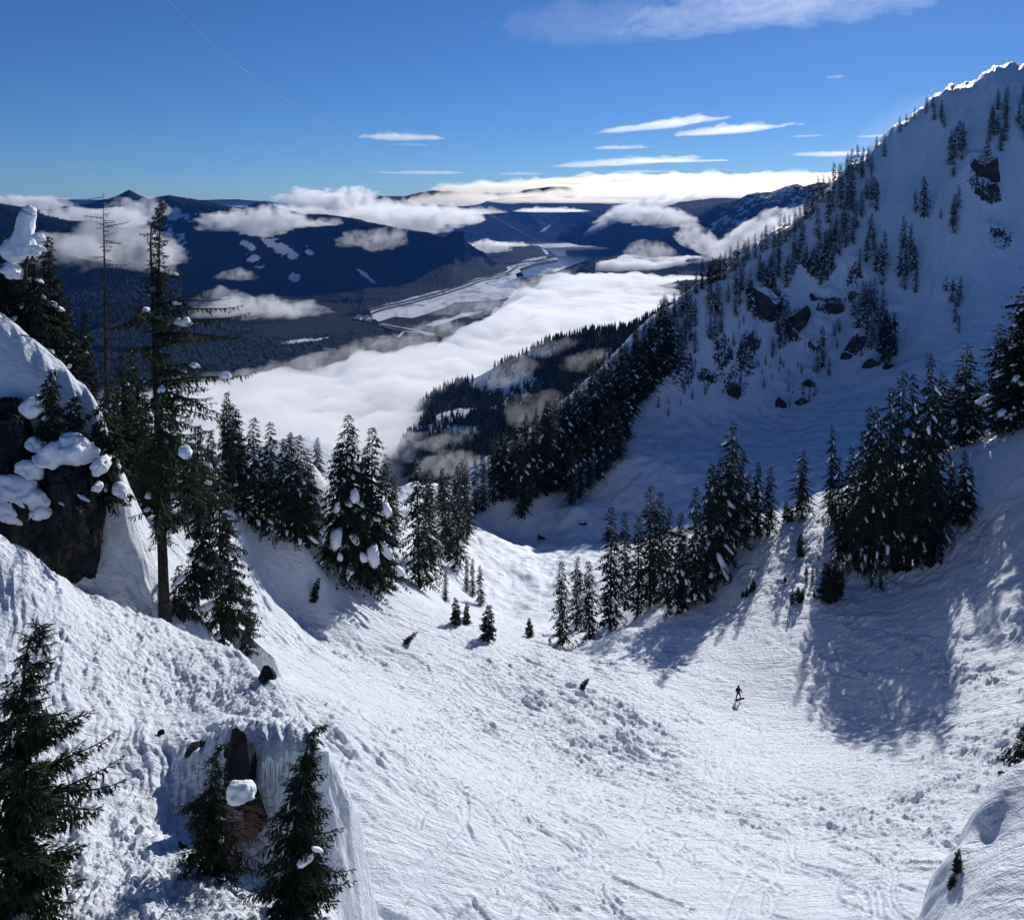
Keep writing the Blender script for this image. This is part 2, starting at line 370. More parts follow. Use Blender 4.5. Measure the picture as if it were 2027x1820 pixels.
# small-scale snow relief (chopped-up, skied snow), laid along the fall lines
def relief(x, y):
    nearw = 1 - smooth(110, 230, y)
    chop = smooth(-.25, .35, fbm2(x / 9 + 3, y / 9, 3, 51)) * .8 + .2
    # left wall runs down to the right, right wall down to the left
    side = smooth(-2, 34, x - 0.12 * y)
    a1 = math.radians(-38); a2 = math.radians(35)
    def str_(ang, sx, sy, seed, o=4):
        wx = x + 1.2 * fbm2(x / 7, y / 7, 2, seed + 70); wy = y + 1.2 * fbm2(x / 7 + 9, y / 7, 2, seed + 71)
        p = wx * math.cos(ang) + wy * math.sin(ang); q = -wx * math.sin(ang) + wy * math.cos(ang)
        return fbm2(p / sx, q / sy, o, seed, .6)
    L1 = str_(a1, 4.5, .7, 61); L2 = str_(a2, 4.5, .7, 62)
    r = (L1 * (1 - side) + L2 * side)
    big = fbm2(x / 3.1, y / 2.2, 3, 66)
    clod = np.maximum(0, fbm2(x / .9, y / .7, 4, 67, .6)) 
    ch2 = smooth(-.05, .3, fbm2(x / 14 + 7, y / 18, 3, 53))
    L1b = str_(a1, 2.2, .42, 64, 3); L2b = str_(a2, 2.2, .42, 65, 3); rb_ = L1b * (1 - side) + L2b * side
    clod2 = np.maximum(0, fbm2(x / .5, y / .42, 3, 68, .6) - .05)
    zone = .35 + 1.25 * smooth(-.28, .3, fbm2(x / 24 + 4.2, y / 30 + 1.3, 3, 57))
    return 1.25 * nearw * zone * (0.30 * r * (.3 + .9 * chop) + .30 * big * (.3 + chop) + .10 * rb_ * (.3 + ch2) + .42 * clod * chop * ch2 + .34 * clod2 * ch2 * chop)
m = TY < 240
rz = np.zeros_like(TZ); rz[m] = relief(TX[m], TY[m])
# ski and board tracks: narrow grooves winding down the bowl
def stamp_tracks():
    rs = np.random.RandomState(17); G = np.zeros_like(TZ); lu = np.interp
    for k in range(400):
        if k < 240:     # down the bowl, away from the camera
            x0, y0 = rs.uniform(-12, 46), rs.uniform(28, 90); L = rs.uniform(30, 110); s = np.arange(0, L, .09)
            base = (14 + .06 * (y0 + s)); xx = x0 + (base - x0) * (1 - np.exp(-s / 90.)); am = rs.uniform(.4, 3.2); wl_ = rs.uniform(7, 22)
            xs_ = xx + am * np.sin(2 * math.pi * s / wl_ + rs.rand() * 6) + 1.5 * fbm2(s / 14, s * 0 + k, 2, k); ys_ = y0 + s
        elif k < 350:              # traverses across the walls
            sgn = rs.choice((-1, 1)); x0 = rs.uniform(-22, 10) if sgn > 0 else rs.uniform(30, 75); y0 = rs.uniform(45, 125); L = rs.uniform(12, 55); s = np.arange(0, L, .09)
            a = rs.uniform(.1, 1.1); xs_ = x0 + sgn * s * math.cos(a); ys_ = y0 + s * math.sin(a) * rs.choice((-.25, 1)) + 1.2 * fbm2(s / 10, s * 0 + k, 2, k)
        else:              # in the shaded floor
            x0, y0 = rs.uniform(-10, 40), rs.uniform(170, 240); L = rs.uniform(30, 110); s = np.arange(0, L, .15); a = rs.uniform(.2, 2.6)
            xs_ = x0 + s * math.cos(a) + 3 * fbm2(s / 20, s * 0 + k, 2, k); ys_ = y0 + s * math.sin(a)
        pair = rs.uniform(.2, .45) if rs.rand() < .6 else 0
        for off in ((-pair / 2, pair / 2) if pair else (0,)):
            X_, Y_ = xs_ + off, ys_ + off * .5; ok = (Y_ > 18) & (Y_ < 300); X_, Y_ = X_[ok], Y_[ok]
            if len(X_) == 0: continue
            fi = np.interp(np.log(Y_), ly, np.arange(len(ly))); fj = np.interp(X_ / Y_, uu, np.arange(len(uu))); w_ = (.10 if pair else .17) + .0006 * Y_; dep = rs.uniform(.07, .17)
            for di in range(-3, 4):
                for dj in range(-3, 4):
                    i = np.clip(np.round(fi).astype(int) + di, 0, len(ly) - 1); j = np.clip(np.round(fj).astype(int) + dj, 0, len(uu) - 1)
                    d = np.hypot(TX[i, j] - X_, TY[i, j] - Y_) / w_
                    v = -dep * np.exp(-d * d) + dep * .45 * np.exp(-(d - 1.7) ** 2 * 3)
                    neg = v < G[i, j]; np.minimum.at(G, (i[neg], j[neg]), v[neg]); pos = (v > 0.004); np.maximum.at(G, (i[pos], j[pos]), np.where(G[i[pos], j[pos]] < -.01, G[i[pos], j[pos]], v[pos]))
    return G
rz += stamp_tracks()
# runnels on the near spur: lumpy sluff lines running down to the right
sd = np.full_like(TZ, 99.); mm = (TY < 60) & (TX < 0)
sd[mm] = poly_sd(TX[mm], TY[mm], SPUR_EDGE)
onsp = mm & (sd < 3.5)
xs, ys = TX[onsp], TY[onsp]
ang = math.radians(-62)
wx = xs + .8 * fbm2(xs / 4, ys / 4, 3, 81); wy = ys + .8 * fbm2(xs / 4 + 5, ys / 4, 3, 82)
p = wx * math.cos(ang) + wy * math.sin(ang); q = -wx * math.sin(ang) + wy * math.cos(ang)
run = fbm2(p / 5, q / .8, 4, 83, .6); lump = fbm2(xs / .45, ys / .45, 4, 84, .6); lump2 = np.maximum(0, fbm2(xs / .22, ys / .22, 3, 85))
patch = smooth(-.15, .2, fbm2(q / 3.0 + 2, p / 9, 2, 86) + .1)
rz[onsp] = .34 * run + (.14 * lump + .13 * lump2) * (.3 + .9 * patch) + .12 * fbm2(xs / 1.3, ys / 1.3, 3, 87)
RZ = rz
V = np.stack([TX, TY, TZ + RZ], -1).reshape(-1, 3)
face = (rocky_mask(TX, TY, TZ) * smooth(290, 330, TY)).reshape(-1)
snow_ground = mesh_np('snow_slope', V, grid_faces(len(ly), len(uu)), M['snow'], True, attrs={'face': face})
tag(snow_ground, kind='structure')
# ---------------------------------------------------------------- far country: forested mountains, valley, lakes, road
def Yz(px, py, z):
    return z / float(ratios(px, py)[1])
def resample(poly, n, power=.5):
    P = np.array([tuple(p) for p in poly], float)
    d = np.r_[0, np.cumsum(np.linalg.norm(np.diff(P, axis=0), axis=1) ** power)]; t = np.linspace(0, d[-1], n)
    return np.stack([np.interp(t, d, P[:, k]) for k in range(3)], 1)
def loft(name, rows, n, m, amp, wl, mt, seed=1, spike=0.0, ridged=True, back=0.35, patches=(), zmin=-740.1, attrs_fn=None, keep_crest=.45):
    """rows: polylines of (px,py,Y) from the foot up to the crest; a back slope is added behind"""
    R = []
    for r in rows:
        w = [at(*p) for p in r]; R.append(resample([(v.x, v.y, v.z) for v in w], n, 1.0) if False else None or w)
    # resample every row by matching fraction of picture length
    def rs(r):
        q = np.array(r, float); d = np.r_[0, np.cumsum(np.hypot(np.diff(q[:, 0]), np.diff(q[:, 1]) * .5))]; t = np.linspace(0, d[-1], n)
        q2 = np.stack([np.interp(t, d, q[:, k]) for k in range(3)], 1)
        u, w = ratios(q2[:, 0], q2[:, 1]); return np.stack([u * q2[:, 2], q2[:, 2], w * q2[:, 2]], 1)
    R = np.array([rs(r) for r in rows])
    top = R[-1]; h = np.maximum(60, top[:, 2] - R[0][:, 2])
    bk = top.copy(); dirv = top[:, :2] / np.linalg.norm(top[:, :2], axis=1)[:, None]
    bk[:, :2] += dirv * (h / back)[:, None]; bk[:, 2] = top[:, 2] - h
    R = np.concatenate([R, bk[None]]); k = len(R)
    T = np.linspace(0, k - 1, m); a = np.clip(np.floor(T).astype(int), 0, k - 2); f = (T - a)[:, None, None]
    # monotone-ish cubic between rows for a rounded profile
    def gr(i): i = np.clip(i, 0, k - 1); return R[i]
    P0, P1, P2_, P3 = gr(a - 1), gr(a), gr(a + 1), gr(a + 2)
    lin = P1 * (1 - f) + P2_ * f
    cr = .5 * (2 * P1 + (P2_ - P0) * f + (2 * P0 - 5 * P1 + 4 * P2_ - P3) * f ** 2 + (3 * P1 - P0 - 3 * P2_ + P3) * f ** 3)
    G = lin * .55 + cr * .45
    X, Y = G[..., 0], G[..., 1]
    dcrest = np.abs(T - (k - 2))[:, None]; wgt = keep_crest + (1 - keep_crest) * np.clip(dcrest / .8, 0, 1)
    foot = np.clip(T / .7, 0, 1)[:, None]
    nz = (ridged2(X / wl, Y / wl, 6, seed, .52) - .45) if ridged else fbm2(X / wl, Y / wl, 6, seed)
    nz2 = fbm2(X / (wl * 2.1), Y / (wl * 2.1), 3, seed + 40)
    G[..., 2] += (nz + .6 * nz2) * amp * wgt * (.25 + .75 * foot)
    if spike: G[..., 2] += spike * np.abs(np.random.RandomState(seed).randn(*G.shape[:2])) * .6
    G[..., 2] = np.maximum(G[..., 2], zmin)
    px, py = to_px(G[..., 0], G[..., 1], G[..., 2])
    snow = np.zeros(px.shape)
    for (cx, cy, rx, ry, ang, dens) in patches:
        c, s = math.cos(math.radians(ang)), math.sin(math.radians(ang))
        a_ = ((px - cx) * c + (py - cy) * s) / rx; b_ = (-(px - cx) * s + (py - cy) * c) / ry
        e = 1 - np.sqrt(a_ ** 2 + b_ ** 2); n_ = 1.5 * fbm2(G[..., 0] / (wl * .07), G[..., 1] / (wl * .045), 4, seed + 9, .6)
        snow = np.maximum(snow, smooth(0, .15, e * dens + n_ * .9 - .15) * (e > 0))
    o = mesh_np(name, G.reshape(-1, 3), grid_faces(m, n), mt, True, attrs={'snow': snow.reshape(-1)})
    return o, G

def forest_mat(name, c1, c2, scale, bumpd, snowc=(.75, .78, .82)):
    m = mat(name, c1, .95, .05); t = NT(m); co = t.coord()
    n1 = t.noise(co, scale, 6, .6); n2 = t.noise(co, scale * 12, 3, .6)
    c = t.ramp(t.math('ADD', t.math('MULTIPLY', n1, .6), t.math('MULTIPLY', n2, .4)), [(.35, c1), (.65, c2)])
    sn = t.attr('snow'); k = t.math('MULTIPLY', sn, 1.0, True)
    k = t.math('MULTIPLY', k, t.math('GREATER_THAN', t.math('ADD', n2, t.math('MULTIPLY', k, .25)), .58))
    t.link(t.mix(k, c, snowc), t.b.inputs['Base Color'])
    t.link(t.bump(n2, bumpd, 1.0), t.b.inputs['Normal'])
    return m
M['forest_far'] = forest_mat('far_forest', (.004, .009, .008), (.014, .022, .017), .0022, 26)
M['forest_rock'] = forest_mat('far_forest_rock', (.008, .012, .012), (.05, .056, .06), .004, 22)
M['forest_mid'] = forest_mat('mid_forest', (.008, .013, .010), (.022, .03, .022), .01, 8)

# left massif
crest = [(-500,395,8300),(-100,418,8300),(100,412,8300),(180,399,8200),(215,394,8000),(240,387,8000),(256,378,8000),(275,387,8000),(295,393,8000),(334,384,8000),(370,391,8000),(400,397,8000),(470,410,7900),(564,430,7800),
 (647,427,7600),(679,433,7600),(756,448,7500),(841,464,7500),(880,473,7600),(901,456,7700),(918,458,7750),(922,476,7900),(955,500,8700),(1001,527,10800)]
foot = [(-500,850,Yz(-500,850,-640)),(0,800,Yz(0,800,-640)),(300,760,Yz(300,760,-660)),(500,745,Yz(500,745,-680)),(640,724,Yz(640,724,-700)),(760,708,Yz(760,708,-700)),(790,676,Yz(790,676,-700)),(755,644,Yz(755,644,-700)),
 (702,630,Yz(702,630,-700)),(790,596,Yz(790,596,-700)),(915,565,Yz(915,565,-700)),(943,550,Yz(943,550,-700)),(1003,530,Yz(1003,530,-700))]
mid = [(-500,600,6200),(0,590,6300),(300,585,6400),(500,590,6300),(600,590,6300),(660,570,6600),(700,560,6900),(760,545,7200),(830,535,7400),(900,525,7700),(950,524,8600),(1002,529,10700)]
mid2 = [(-500,480,7400),(0,480,7400),(300,470,7400),(450,462,7300),(560,470,7200),(660,480,7200),(756,490,7250),(841,500,7400),(890,498,7600),(920,502,8000),(960,512,9000),(1002,528,10800)]
o, G = loft('forested_mountain', [foot, mid, mid2, crest], 900, 420, 95, 1500, M['forest_far'], 3, 7,
   patches=[(555,490,48,14,32,1.1),(488,485,22,9,30,.7),(610,495,14,8,30,.9),(505,515,22,12,40,.5),(583,548,14,10,20,.7),(722,543,30,4.5,40,1.5),(600,673,52,3.5,-7,3),(340,470,40,30,0,.25),(300,420,120,16,5,.3)])
tag(o, kind='structure')
# nearer dark ridge at far left
o, G = loft('near_forested_ridge', [[(-500,640,3600),(0,640,3600),(200,640,3700),(360,640,3900)], [(-500,470,4700),(0,480,4700),(150,500,4700),(250,510,4700),(360,530,4800)],
  [(-500,380,5400),(-100,392,5400),(0,404,5300),(45,413,5300),(87,428,5200),(139,439,5200),(174,440,5200),(209,444,5200),(244,455,5200),(290,470,5200),(330,500,5200),(360,560,5000)]], 520, 220, 60, 900, M['forest_far'], 8, 10)
tag(o, kind='structure')
def mountain(name, rows, n, m, amp, wl, mt, seed, spike=5, **k):
    o, G = loft(name, rows, n, m, amp, wl, M[mt], seed, spike, **k); tag(o, kind='structure'); return o, G
mountain('distant_mountain', [[(560,470,16000),(800,475,16500),(1100,478,16800),(1400,478,17000),(1700,470,16000)],
  [(560,430,18000),(750,425,18000),(900,415,18500),(1100,415,18500),(1300,415,18500),(1700,410,18500)],
  [(560,412,20000),(700,412,20000),(800,404,20000),(860,406,20500),(936,410,20000),(967,398,20500),(999,391,20500),(1048,389,20500),(1090,391,20500),(1125,389,20500),(1180,398,20500),(1230,402,20500),(1700,400,20500)]],
  600, 220, 160, 3200, 'forest_far', 14, 8, patches=[(1080,452,14,3,-35,1.5),(890,455,10,4,0,1)])
mountain('distant_range', [[(-200,420,30000),(560,404,29000),(900,405,29000),(1300,400,29000)],[(-200,398,34000),(100,394,34000),(300,397,33500),(470,394,33000),(560,402,33000),(700,394,33000),(749,387,33000),(802,389,33000),(830,382,33000),(866,375,33000),(900,371,33000),(925,377,33000),(990,384,33000),(1030,375,33000),(1060,369,33000),(1115,369,33000),(1150,374,33000),(1300,380,33000)]], 500, 80, 120, 4000, 'forest_far', 15, 10)
mountain('distant_peak', [[(1000,400,26000),(1120,400,26000),(1250,395,26000)],[(960,392,27000),(1010,383,27000),(1045,374,27000),(1085,369,27000),(1120,369,27000),(1140,374,27000),(1200,384,27000),(1260,392,27000)]], 260, 60, 80, 3000, 'forest_far', 16, 8)
mountain('cone_hill', [[(440,440,9500),(510,440,9500),(600,440,9500)],[(440,424,10000),(480,410,10000),(500,402,10000),(512,399,10000),(530,403,10000),(560,412,10000),(600,424,10000)]], 160, 60, 30, 900, 'forest_far', 24, 8)
mountain('distant_hill', [[(1300,380,48000),(1450,380,48000)],[(1320,372,50000),(1365,358,50000),(1395,352,50000),(1425,353,50000),(1440,360,50000),(1470,370,50000)]], 150, 40, 90, 4000, 'forest_far', 17, 5)
mountain('valley_hill', [[(955,527,Yz(955,527,-700)),(1000,522,Yz(1000,522,-700)),(1060,518,Yz(1060,518,-700)),(1104,512,Yz(1104,512,-700))],
   [(950,515,12000),(975,500,12300),(999,488,12500),(1038,484,12700),(1066,487,12800),(1090,501,12900),(1105,510,13300)]], 260, 90, 60, 900, 'forest_far', 18, 6, patches=[(1085,500,18,5,40,1),(1060,512,30,3,-10,.9)])
mountain('right_hill', [[(1100,478,12800),(1150,486,12600),(1215,492,12200),(1300,500,11000),(1500,500,9500)],
   [(1120,452,13500),(1153,440,13200),(1196,422,13000),(1231,406,13000),(1284,399,13000),(1346,399,13000),(1387,395,13000),(1440,392,13000),(1600,400,12500)]], 420, 160, 120, 1800, 'forest_far', 19, 7)
mountain('right_mountain', [[(1100,540,Yz(1100,540,-700)),(1250,546,6500),(1400,546,6200),(1600,560,5800),(1800,580,5400)],
   [(1230,515,8200),(1310,505,8000),(1400,490,7700),(1500,480,7300),(1650,470,7000),(1800,470,6500)],
   [(1310,470,8600),(1345,438,8600),(1391,418,8500),(1417,407,8400),(1447,397,8400),(1480,383,8300),(1530,377,8300),(1556,367,8200),(1578,365,8200),(1590,371,8200),(1619,364,8100),(1646,366,8000),(1700,380,8000),(1800,380,8000)]],
   620, 300, 130, 1300, 'forest_rock', 20, 7, patches=[(1560,385,90,18,-5,.30),(1480,400,50,14,-25,.3),(1600,400,80,30,-10,.28),(1450,430,50,20,-30,.22)])
mountain('lakeside_hill', [[(1095,540,Yz(1095,540,-700)),(1180,540,6300),(1300,548,6100),(1500,560,5800)],
   [(1115,532,8200),(1161,517,7700),(1203,511,7500),(1231,506,7500),(1266,508,7500),(1346,513,7300),(1500,520,7000)]], 320, 90, 50, 700, 'forest_far', 21, 9, patches=[(1238,511,16,5,10,1.2),(1260,530,10,4,0,1),(1325,530,30,5,10,.7)])
mountain('fog_island_ridge', [[(1220,590,4500),(1300,585,4400),(1500,590,4200)],[(1240,580,4900),(1290,568,4800),(1346,556,4700),(1500,545,4500)]], 240, 50, 18, 400, 'forest_mid', 22, 8)

# valley floor, one sheet out to the horizon
def poly_sheet(name, pts, z, mt, n=1):
    P = [at(x, y, Yz(x, y, z)) for x, y in pts]
    o = mesh_np(name, [tuple(p) for p in P], [list(range(len(P)))], M[mt], False); return tag(o, kind='structure')
M['valley'] = forest_mat('valley_forest', (.004, .008, .007), (.014, .02, .016), .004, 12)
def meadow_mat():
    m = mat('meadow_snow', (.7, .73, .78), .8, .1); t = NT(m); co = t.coord()
    a = t.noise(t.mapping(co, (1, .35, 1), (0, 0, .6)), .006, 6, .65, 1.2)
    t.link(t.ramp(a, [(.36, (.10, .11, .12)), (.44, (.42, .44, .48)), (.52, (.60, .62, .66)), (.7, (.72, .75, .8))]), t.b.inputs['Base Color']); return m
M['meadow'] = meadow_mat()
def water_mat():
    m = mat('lake_water', (.02, .035, .05), .22, .5); t = NT(m); t.link(t.bump(t.noise(t.coord(), .05, 3), 1.0, .4), t.b.inputs['Normal']); return m
M['water'] = water_mat()
M['asphalt'] = mat('asphalt', (.06, .06, .065), .9, .1)
S_ = 150000
o = mesh_np('valley_floor', [(-S_, 800, -704), (S_, 800, -704), (S_, S_, -704), (-S_, S_, -704)], [[0, 1, 2, 3]], M['valley'], False); tag(o, kind='structure')
z4 = lambda pts: [(633.4 + x * .3516, 316.7 + y * .3516) for x, y in pts]
poly_sheet('snowy_meadow', z4([(190,885),(260,845),(330,815),(520,770),(700,722),(790,695),(850,665),(960,655),(1060,620),(1050,600),(1110,585),(1250,560),(1335,548),(1340,560),(1200,585),(1120,610),(1150,650),(1060,690),(960,702),(1090,718),(1118,735),(1080,775),(960,790),(760,800),(700,830),(600,865),(520,888),(420,880),(330,908),(240,902)]), -700, 'meadow')
poly_sheet('lake', z4([(1270,495),(1400,488),(1590,486),(1640,492),(1600,515),(1560,560),(1460,580),(1340,620),(1200,655),(1110,660),(1100,640),(1200,600),(1335,575),(1345,545),(1300,520)]), -700, 'water')
poly_sheet('pond', z4([(950,700),(1040,687),(1130,655),(1118,712),(1010,718)]), -697, 'water')
poly_sheet('lake_shore', z4([(1190,474),(1320,468),(1500,462),(1590,458),(1600,470),(1655,475),(1650,492),(1590,486),(1400,488),(1270,495),(1200,488)]), -697, 'meadow')
poly_sheet('clearing', z4([(590,930),(640,905),(730,890),(800,860),(920,850),(860,872),(780,888),(720,912),(640,935)]), -700, 'meadow')
def ribbon(name, pts, z, w, mt):
    P = np.array([tuple(at(x, y, Yz(x, y, z))) for x, y in pts]); d = np.r_[0, np.cumsum(np.linalg.norm(np.diff(P, axis=0), axis=1))]
    t = np.linspace(0, d[-1], 120); Q = np.stack([np.interp(t, d, P[:, k]) for k in range(3)], 1)
    for _ in range(6): Q[1:-1] = (Q[:-2] + 2 * Q[1:-1] + Q[2:]) / 4
    T = np.gradient(Q, axis=0); N = np.stack([-T[:, 1], T[:, 0], 0 * T[:, 0]], 1); N /= np.linalg.norm(N, axis=1)[:, None]
    V = np.stack([Q - N * w / 2, Q + N * w / 2], 1).reshape(-1, 3)
    return tag(mesh_np(name, V, grid_faces(120, 2), mt, False), kind='structure')
ribbon('highway', z4([(205,893),(230,860),(330,826),(520,785),(700,735),(800,702),(880,672),(980,652),(1060,632),(1120,592),(1230,575),(1330,556)]), -694, 38, M['asphalt'])
ribbon('highway', z4([(250,895),(270,870),(350,838),(540,795),(720,745),(820,712),(900,680),(1000,660),(1075,640)]), -694, 30, M['asphalt'])
ribbon('side_road', z4([(330,925),(420,950),(520,965),(600,975),(640,990),(580,1020)]), -696, 26, M['asphalt'])
ribbon('snowy_verge', z4([(340,918),(430,935),(540,955),(640,980)]), -695, 18, M['meadow'])
ribbon('snowy_verge', z4([(440,995),(470,965),(560,968),(620,985)]), -695.5, 14, M['meadow'])

# middle ridge: forested spur coming down from behind the big mountain
mrows = [[(760,1080,1150),(850,960,1100),(950,940,1000),(1100,880,900),(1250,790,800),(1360,700,760)],
 [(750,1010,1300),(845,872,1250),(900,860,1220),(1000,850,1150),(1100,815,1080),(1250,750,980),(1360,680,880)],
 [(740,985,1400),(800,880,1380),(850,840,1340),(880,831,1320),(939,815,1300),(1024,805,1260),(1100,785,1180),(1250,720,1080),(1360,660,960)],
 [(740,950,1650),(820,850,1640),(870,806,1600),(930,800,1580),(1000,780,1520),(1100,740,1400),(1250,690,1250),(1360,640,1100)],
 [(740,940,1950),(800,830,1900),(845,788,1850),(883,766,1820),(940,746,1780),(985,722,1720),(1030,702,1680),(1055,690,1660),(1090,674,1630),(1154,660,1580),(1182,653,1550),(1231,650,1480),(1284,632,1400),(1360,600,1300)]]
MID, MG = loft('middle_ridge', mrows, 520, 260, 14, 260, M['forest_mid'], 31, 0.6, ridged=False, back=.5,
  patches=[(900,822,50,14,-12,2.2),(840,850,50,10,-12,2.5),(1000,806,60,8,-8,1.0),(1060,700,70,12,-10,.9),(960,745,40,26,-25,1.6),(1010,760,70,40,0,.8),(900,850,60,10,0,1.4)])
tag(MID, kind='structure')
# ---------------------------------------------------------------- fog sea and clouds: closed bodies filled with scattering air
def vol_mat(name, dens, aniso=.35, col=(1, 1, 1), noise=None):
    m = bpy.data.materials.new(name); m.use_nodes = True; t = m.node_tree; n = t.nodes
    n.remove(n['Principled BSDF']); v = n.new('ShaderNodeVolumePrincipled'); out = n['Material Output']
    v.inputs['Color'].default_value = (*col, 1); v.inputs['Density'].default_value = dens; v.inputs['Anisotropy'].default_value = aniso
    t.links.new(v.outputs[0], out.inputs['Volume'])
    if noise:
        sc, lo, hi = noise
        tc = n.new('ShaderNodeTexCoord'); nz = n.new('ShaderNodeTexNoise'); nz.inputs['Scale'].default_value = sc; nz.inputs['Detail'].default_value = 4; nz.inputs['Roughness'].default_value = .6
        t.links.new(tc.outputs['Object'], nz.inputs['Vector'])
        mr = n.new('ShaderNodeMapRange'); mr.inputs['From Min'].default_value = lo; mr.inputs['From Max'].default_value = hi; mr.inputs['To Max'].default_value = dens
        t.links.new(nz.outputs['Fac'], mr.inputs[0]); t.links.new(mr.outputs[0], v.inputs['Density'])
    else:
        m.cycles.homogeneous_volume = True
    return m
def lens_mesh(env, X, Y, top, bot):
    """closed body from a grid: env<=0 has no thickness"""
    nr, nc = X.shape; T = np.where(env > 0, top, 0); B = np.where(env > 0, bot, 0)
    F = grid_faces(nr, nc); e = env.reshape(-1) > 0
    keep = e[F].any(1); F = F[keep]
    Vt = np.stack([X, Y, T], -1).reshape(-1, 3); Vb = np.stack([X, Y, B], -1).reshape(-1, 3)
    idx = np.full(len(Vt), -1); used = np.unique(F); idx[used] = np.arange(len(used))
    vt = Vt[used]; eb = e[used]; bi = np.full(len(Vt), -1); inner = used[eb]; bi[inner] = len(used) + np.arange(len(inner)); 
    bi[used[~eb]] = idx[used[~eb]]
    V = np.concatenate([vt, Vb[inner]]); F2 = np.concatenate([idx[F], bi[F][:, ::-1]])
    return V, F2
_ico = {}
def ico(sub):
    if sub not in _ico:
        import bmesh
        bm = bmesh.new(); bmesh.ops.create_icosphere(bm, subdivisions=sub, radius=1.0)
        _ico[sub] = (np.array([v.co[:] for v in bm.verts]), np.array([[v.index for v in f.verts] for f in bm.faces])); bm.free()
    return _ico[sub]
def puff(px, py, Y, wpx, hpx, dens, seed, depth=.6, tilt=0, aniso=.35, col=(1, 1, 1), rough=1.0, sc=1.0, flat=.6):
    """billowing body: a sphere pushed in and out by 3D noise, its air uneven"""
    c = at(px, py, Y); d = c.length; W_ = wpx / FD * d * .5; H_ = hpx / FD * d * .5; D_ = W_ * depth
    V, F = ico(6 if wpx > 120 else 5); asp = W_ / max(H_, 1)
    q = V * np.array([asp, asp * depth, 1.0]) * .55 * sc + seed * 7.31
    n1 = fbm3(q[:, 0], q[:, 1], q[:, 2], 5, seed, .6); w = 1 + rough * (1.15 * n1); w = np.clip(w, .12, 2)
    P = V * w[:, None]; P[:, 2] = np.where(P[:, 2] < 0, P[:, 2] * flat, P[:, 2])
    P = P * np.array([W_, D_, H_]); P[:, 2] += math.tan(math.radians(-tilt)) * P[:, 0]
    key = ('puff', dens, aniso, round(math.log2(H_)), )
    if key not in M: M[key] = vol_mat('cloud_air', dens, aniso, col, noise=(1.1 / max(H_, 1) , .40, .62))
    o = mesh_np('cloud', P, F, M[key], True); o.location = c; o.rotation_euler = (0, 0, -math.atan2(c.x, c.y)); tag(o, kind='stuff'); return o
cloud_n = 0
def cloud(px, py, Y, wpx, hpx, dens, seed, name='cloud', depth=.6, tilt=0, rough=.9, flat=.25, label=None, n=150, aniso=.5, col=(1, 1, 1), wl=.35):
    c = at(px, py, Y); d = c.length; W_ = wpx / FD * d * .95; H_ = hpx / FD * d; D_ = W_ * depth
    g = np.linspace(-1.25, 1.25, n); YY, XX = np.meshgrid(g, g, indexing='ij')
    r2 = XX ** 2 + YY ** 2
    nz = fbm2(XX / wl / 1.6 + seed * 3.1, YY / wl / 1.6 * depth + seed, 6, seed, .6); bil = np.abs(fbm2(XX / wl + seed, YY / wl * depth * 1.3 - seed, 5, seed + 5, .55))
    env = 1 - r2 + rough * nz * 1.2
    env = np.minimum(env, (1.22 - np.maximum(np.abs(XX), np.abs(YY))) * 6)
    e = np.clip(env, 0, 1)
    top = H_ * (1 - flat) * np.sqrt(e) * (.35 + 1.5 * bil + .35 * nz) ; bot = -H_ * flat * np.sqrt(e) * (.6 + .8 * np.abs(nz))
    sh = np.tan(math.radians(-tilt)) * XX * W_ / 2
    V, F = lens_mesh(env, XX * W_ / 2, YY * D_ / 2, top, bot)
    V[:, 2] += np.tan(math.radians(-tilt)) * V[:, 0]
    key = ('vol', dens, aniso, col)
    if key not in M: M[key] = vol_mat('cloud_air', dens, aniso, col)
    o = mesh_np(name, V, F, M[key], True); o.location = (c.x, c.y, c.z - H_ * .25)
    o.rotation_euler = (0, 0, -math.atan2(c.x, c.y))
    tag(o, kind='stuff'); 
    return o
# fog sea filling the valley
FOG_EDGE = [(-400,830),(200,790),(430,762),(560,742),(640,716),(780,690),(850,668),(900,640),(960,600),(1010,572),(1050,556),(1120,548),(1170,533),(1250,543),(1330,546),(1420,550),(1700,560)]
def fog_sheet(name, ztop, zbot, off, mt, amp=1.0):
    E = [(lambda p: (p.x, p.y))(at(x, y, Yz(x, y, -480))) for x, y in FOG_EDGE]
    nr, nc = 420, 420
    uu_ = np.linspace(-1.1, .75, nc); ly_ = np.linspace(math.log(620), math.log(7500), nr); L_, U_ = np.meshgrid(ly_, uu_, indexing='ij')
    Y_ = np.exp(L_); X_ = U_ * Y_
    sdv = poly_sd(X_, Y_, E)      # negative = camera side
    # warp the edge into wisps
    w = 190 * fbm2(X_ / 700, Y_ / 700, 5, 91, .6) * (Y_ / 4000) + 60 * fbm2(X_ / 130, Y_ / 130, 4, 95, .6)
    d = -sdv + w - off
    env = d / 350.0
    b = fbm2(X_ / 600, Y_ / 900, 5, 92, .5); b2 = np.abs(fbm2(X_ / 240, Y_ / 300, 5, 93, .55))
    top = zbot + (ztop - zbot + amp * (55 * b + 60 * b2) + amp * 70 * smooth(.4, 0, env)*smooth(2500, 5000, Y_) * 1.0) * smooth(-.05, .55, env) ** .6
    top = top + 40 * smooth(2500, 1100, Y_)
    bot = np.full_like(top, zbot)
    bot = np.where(env > 0, zbot - 40 * smooth(0, .3, env), zbot); 
    T = np.where(env > 0, top, zbot)
    V, F = lens_mesh(env, X_, Y_, T - zbot, bot - zbot); V[:, 2] += zbot
    o = mesh_np(name, V, F, mt, True); return o
fog = fog_sheet('valley_fog', -455, -690, 0, vol_mat('fog_air', .014, .3))
tag(fog, kind='stuff')
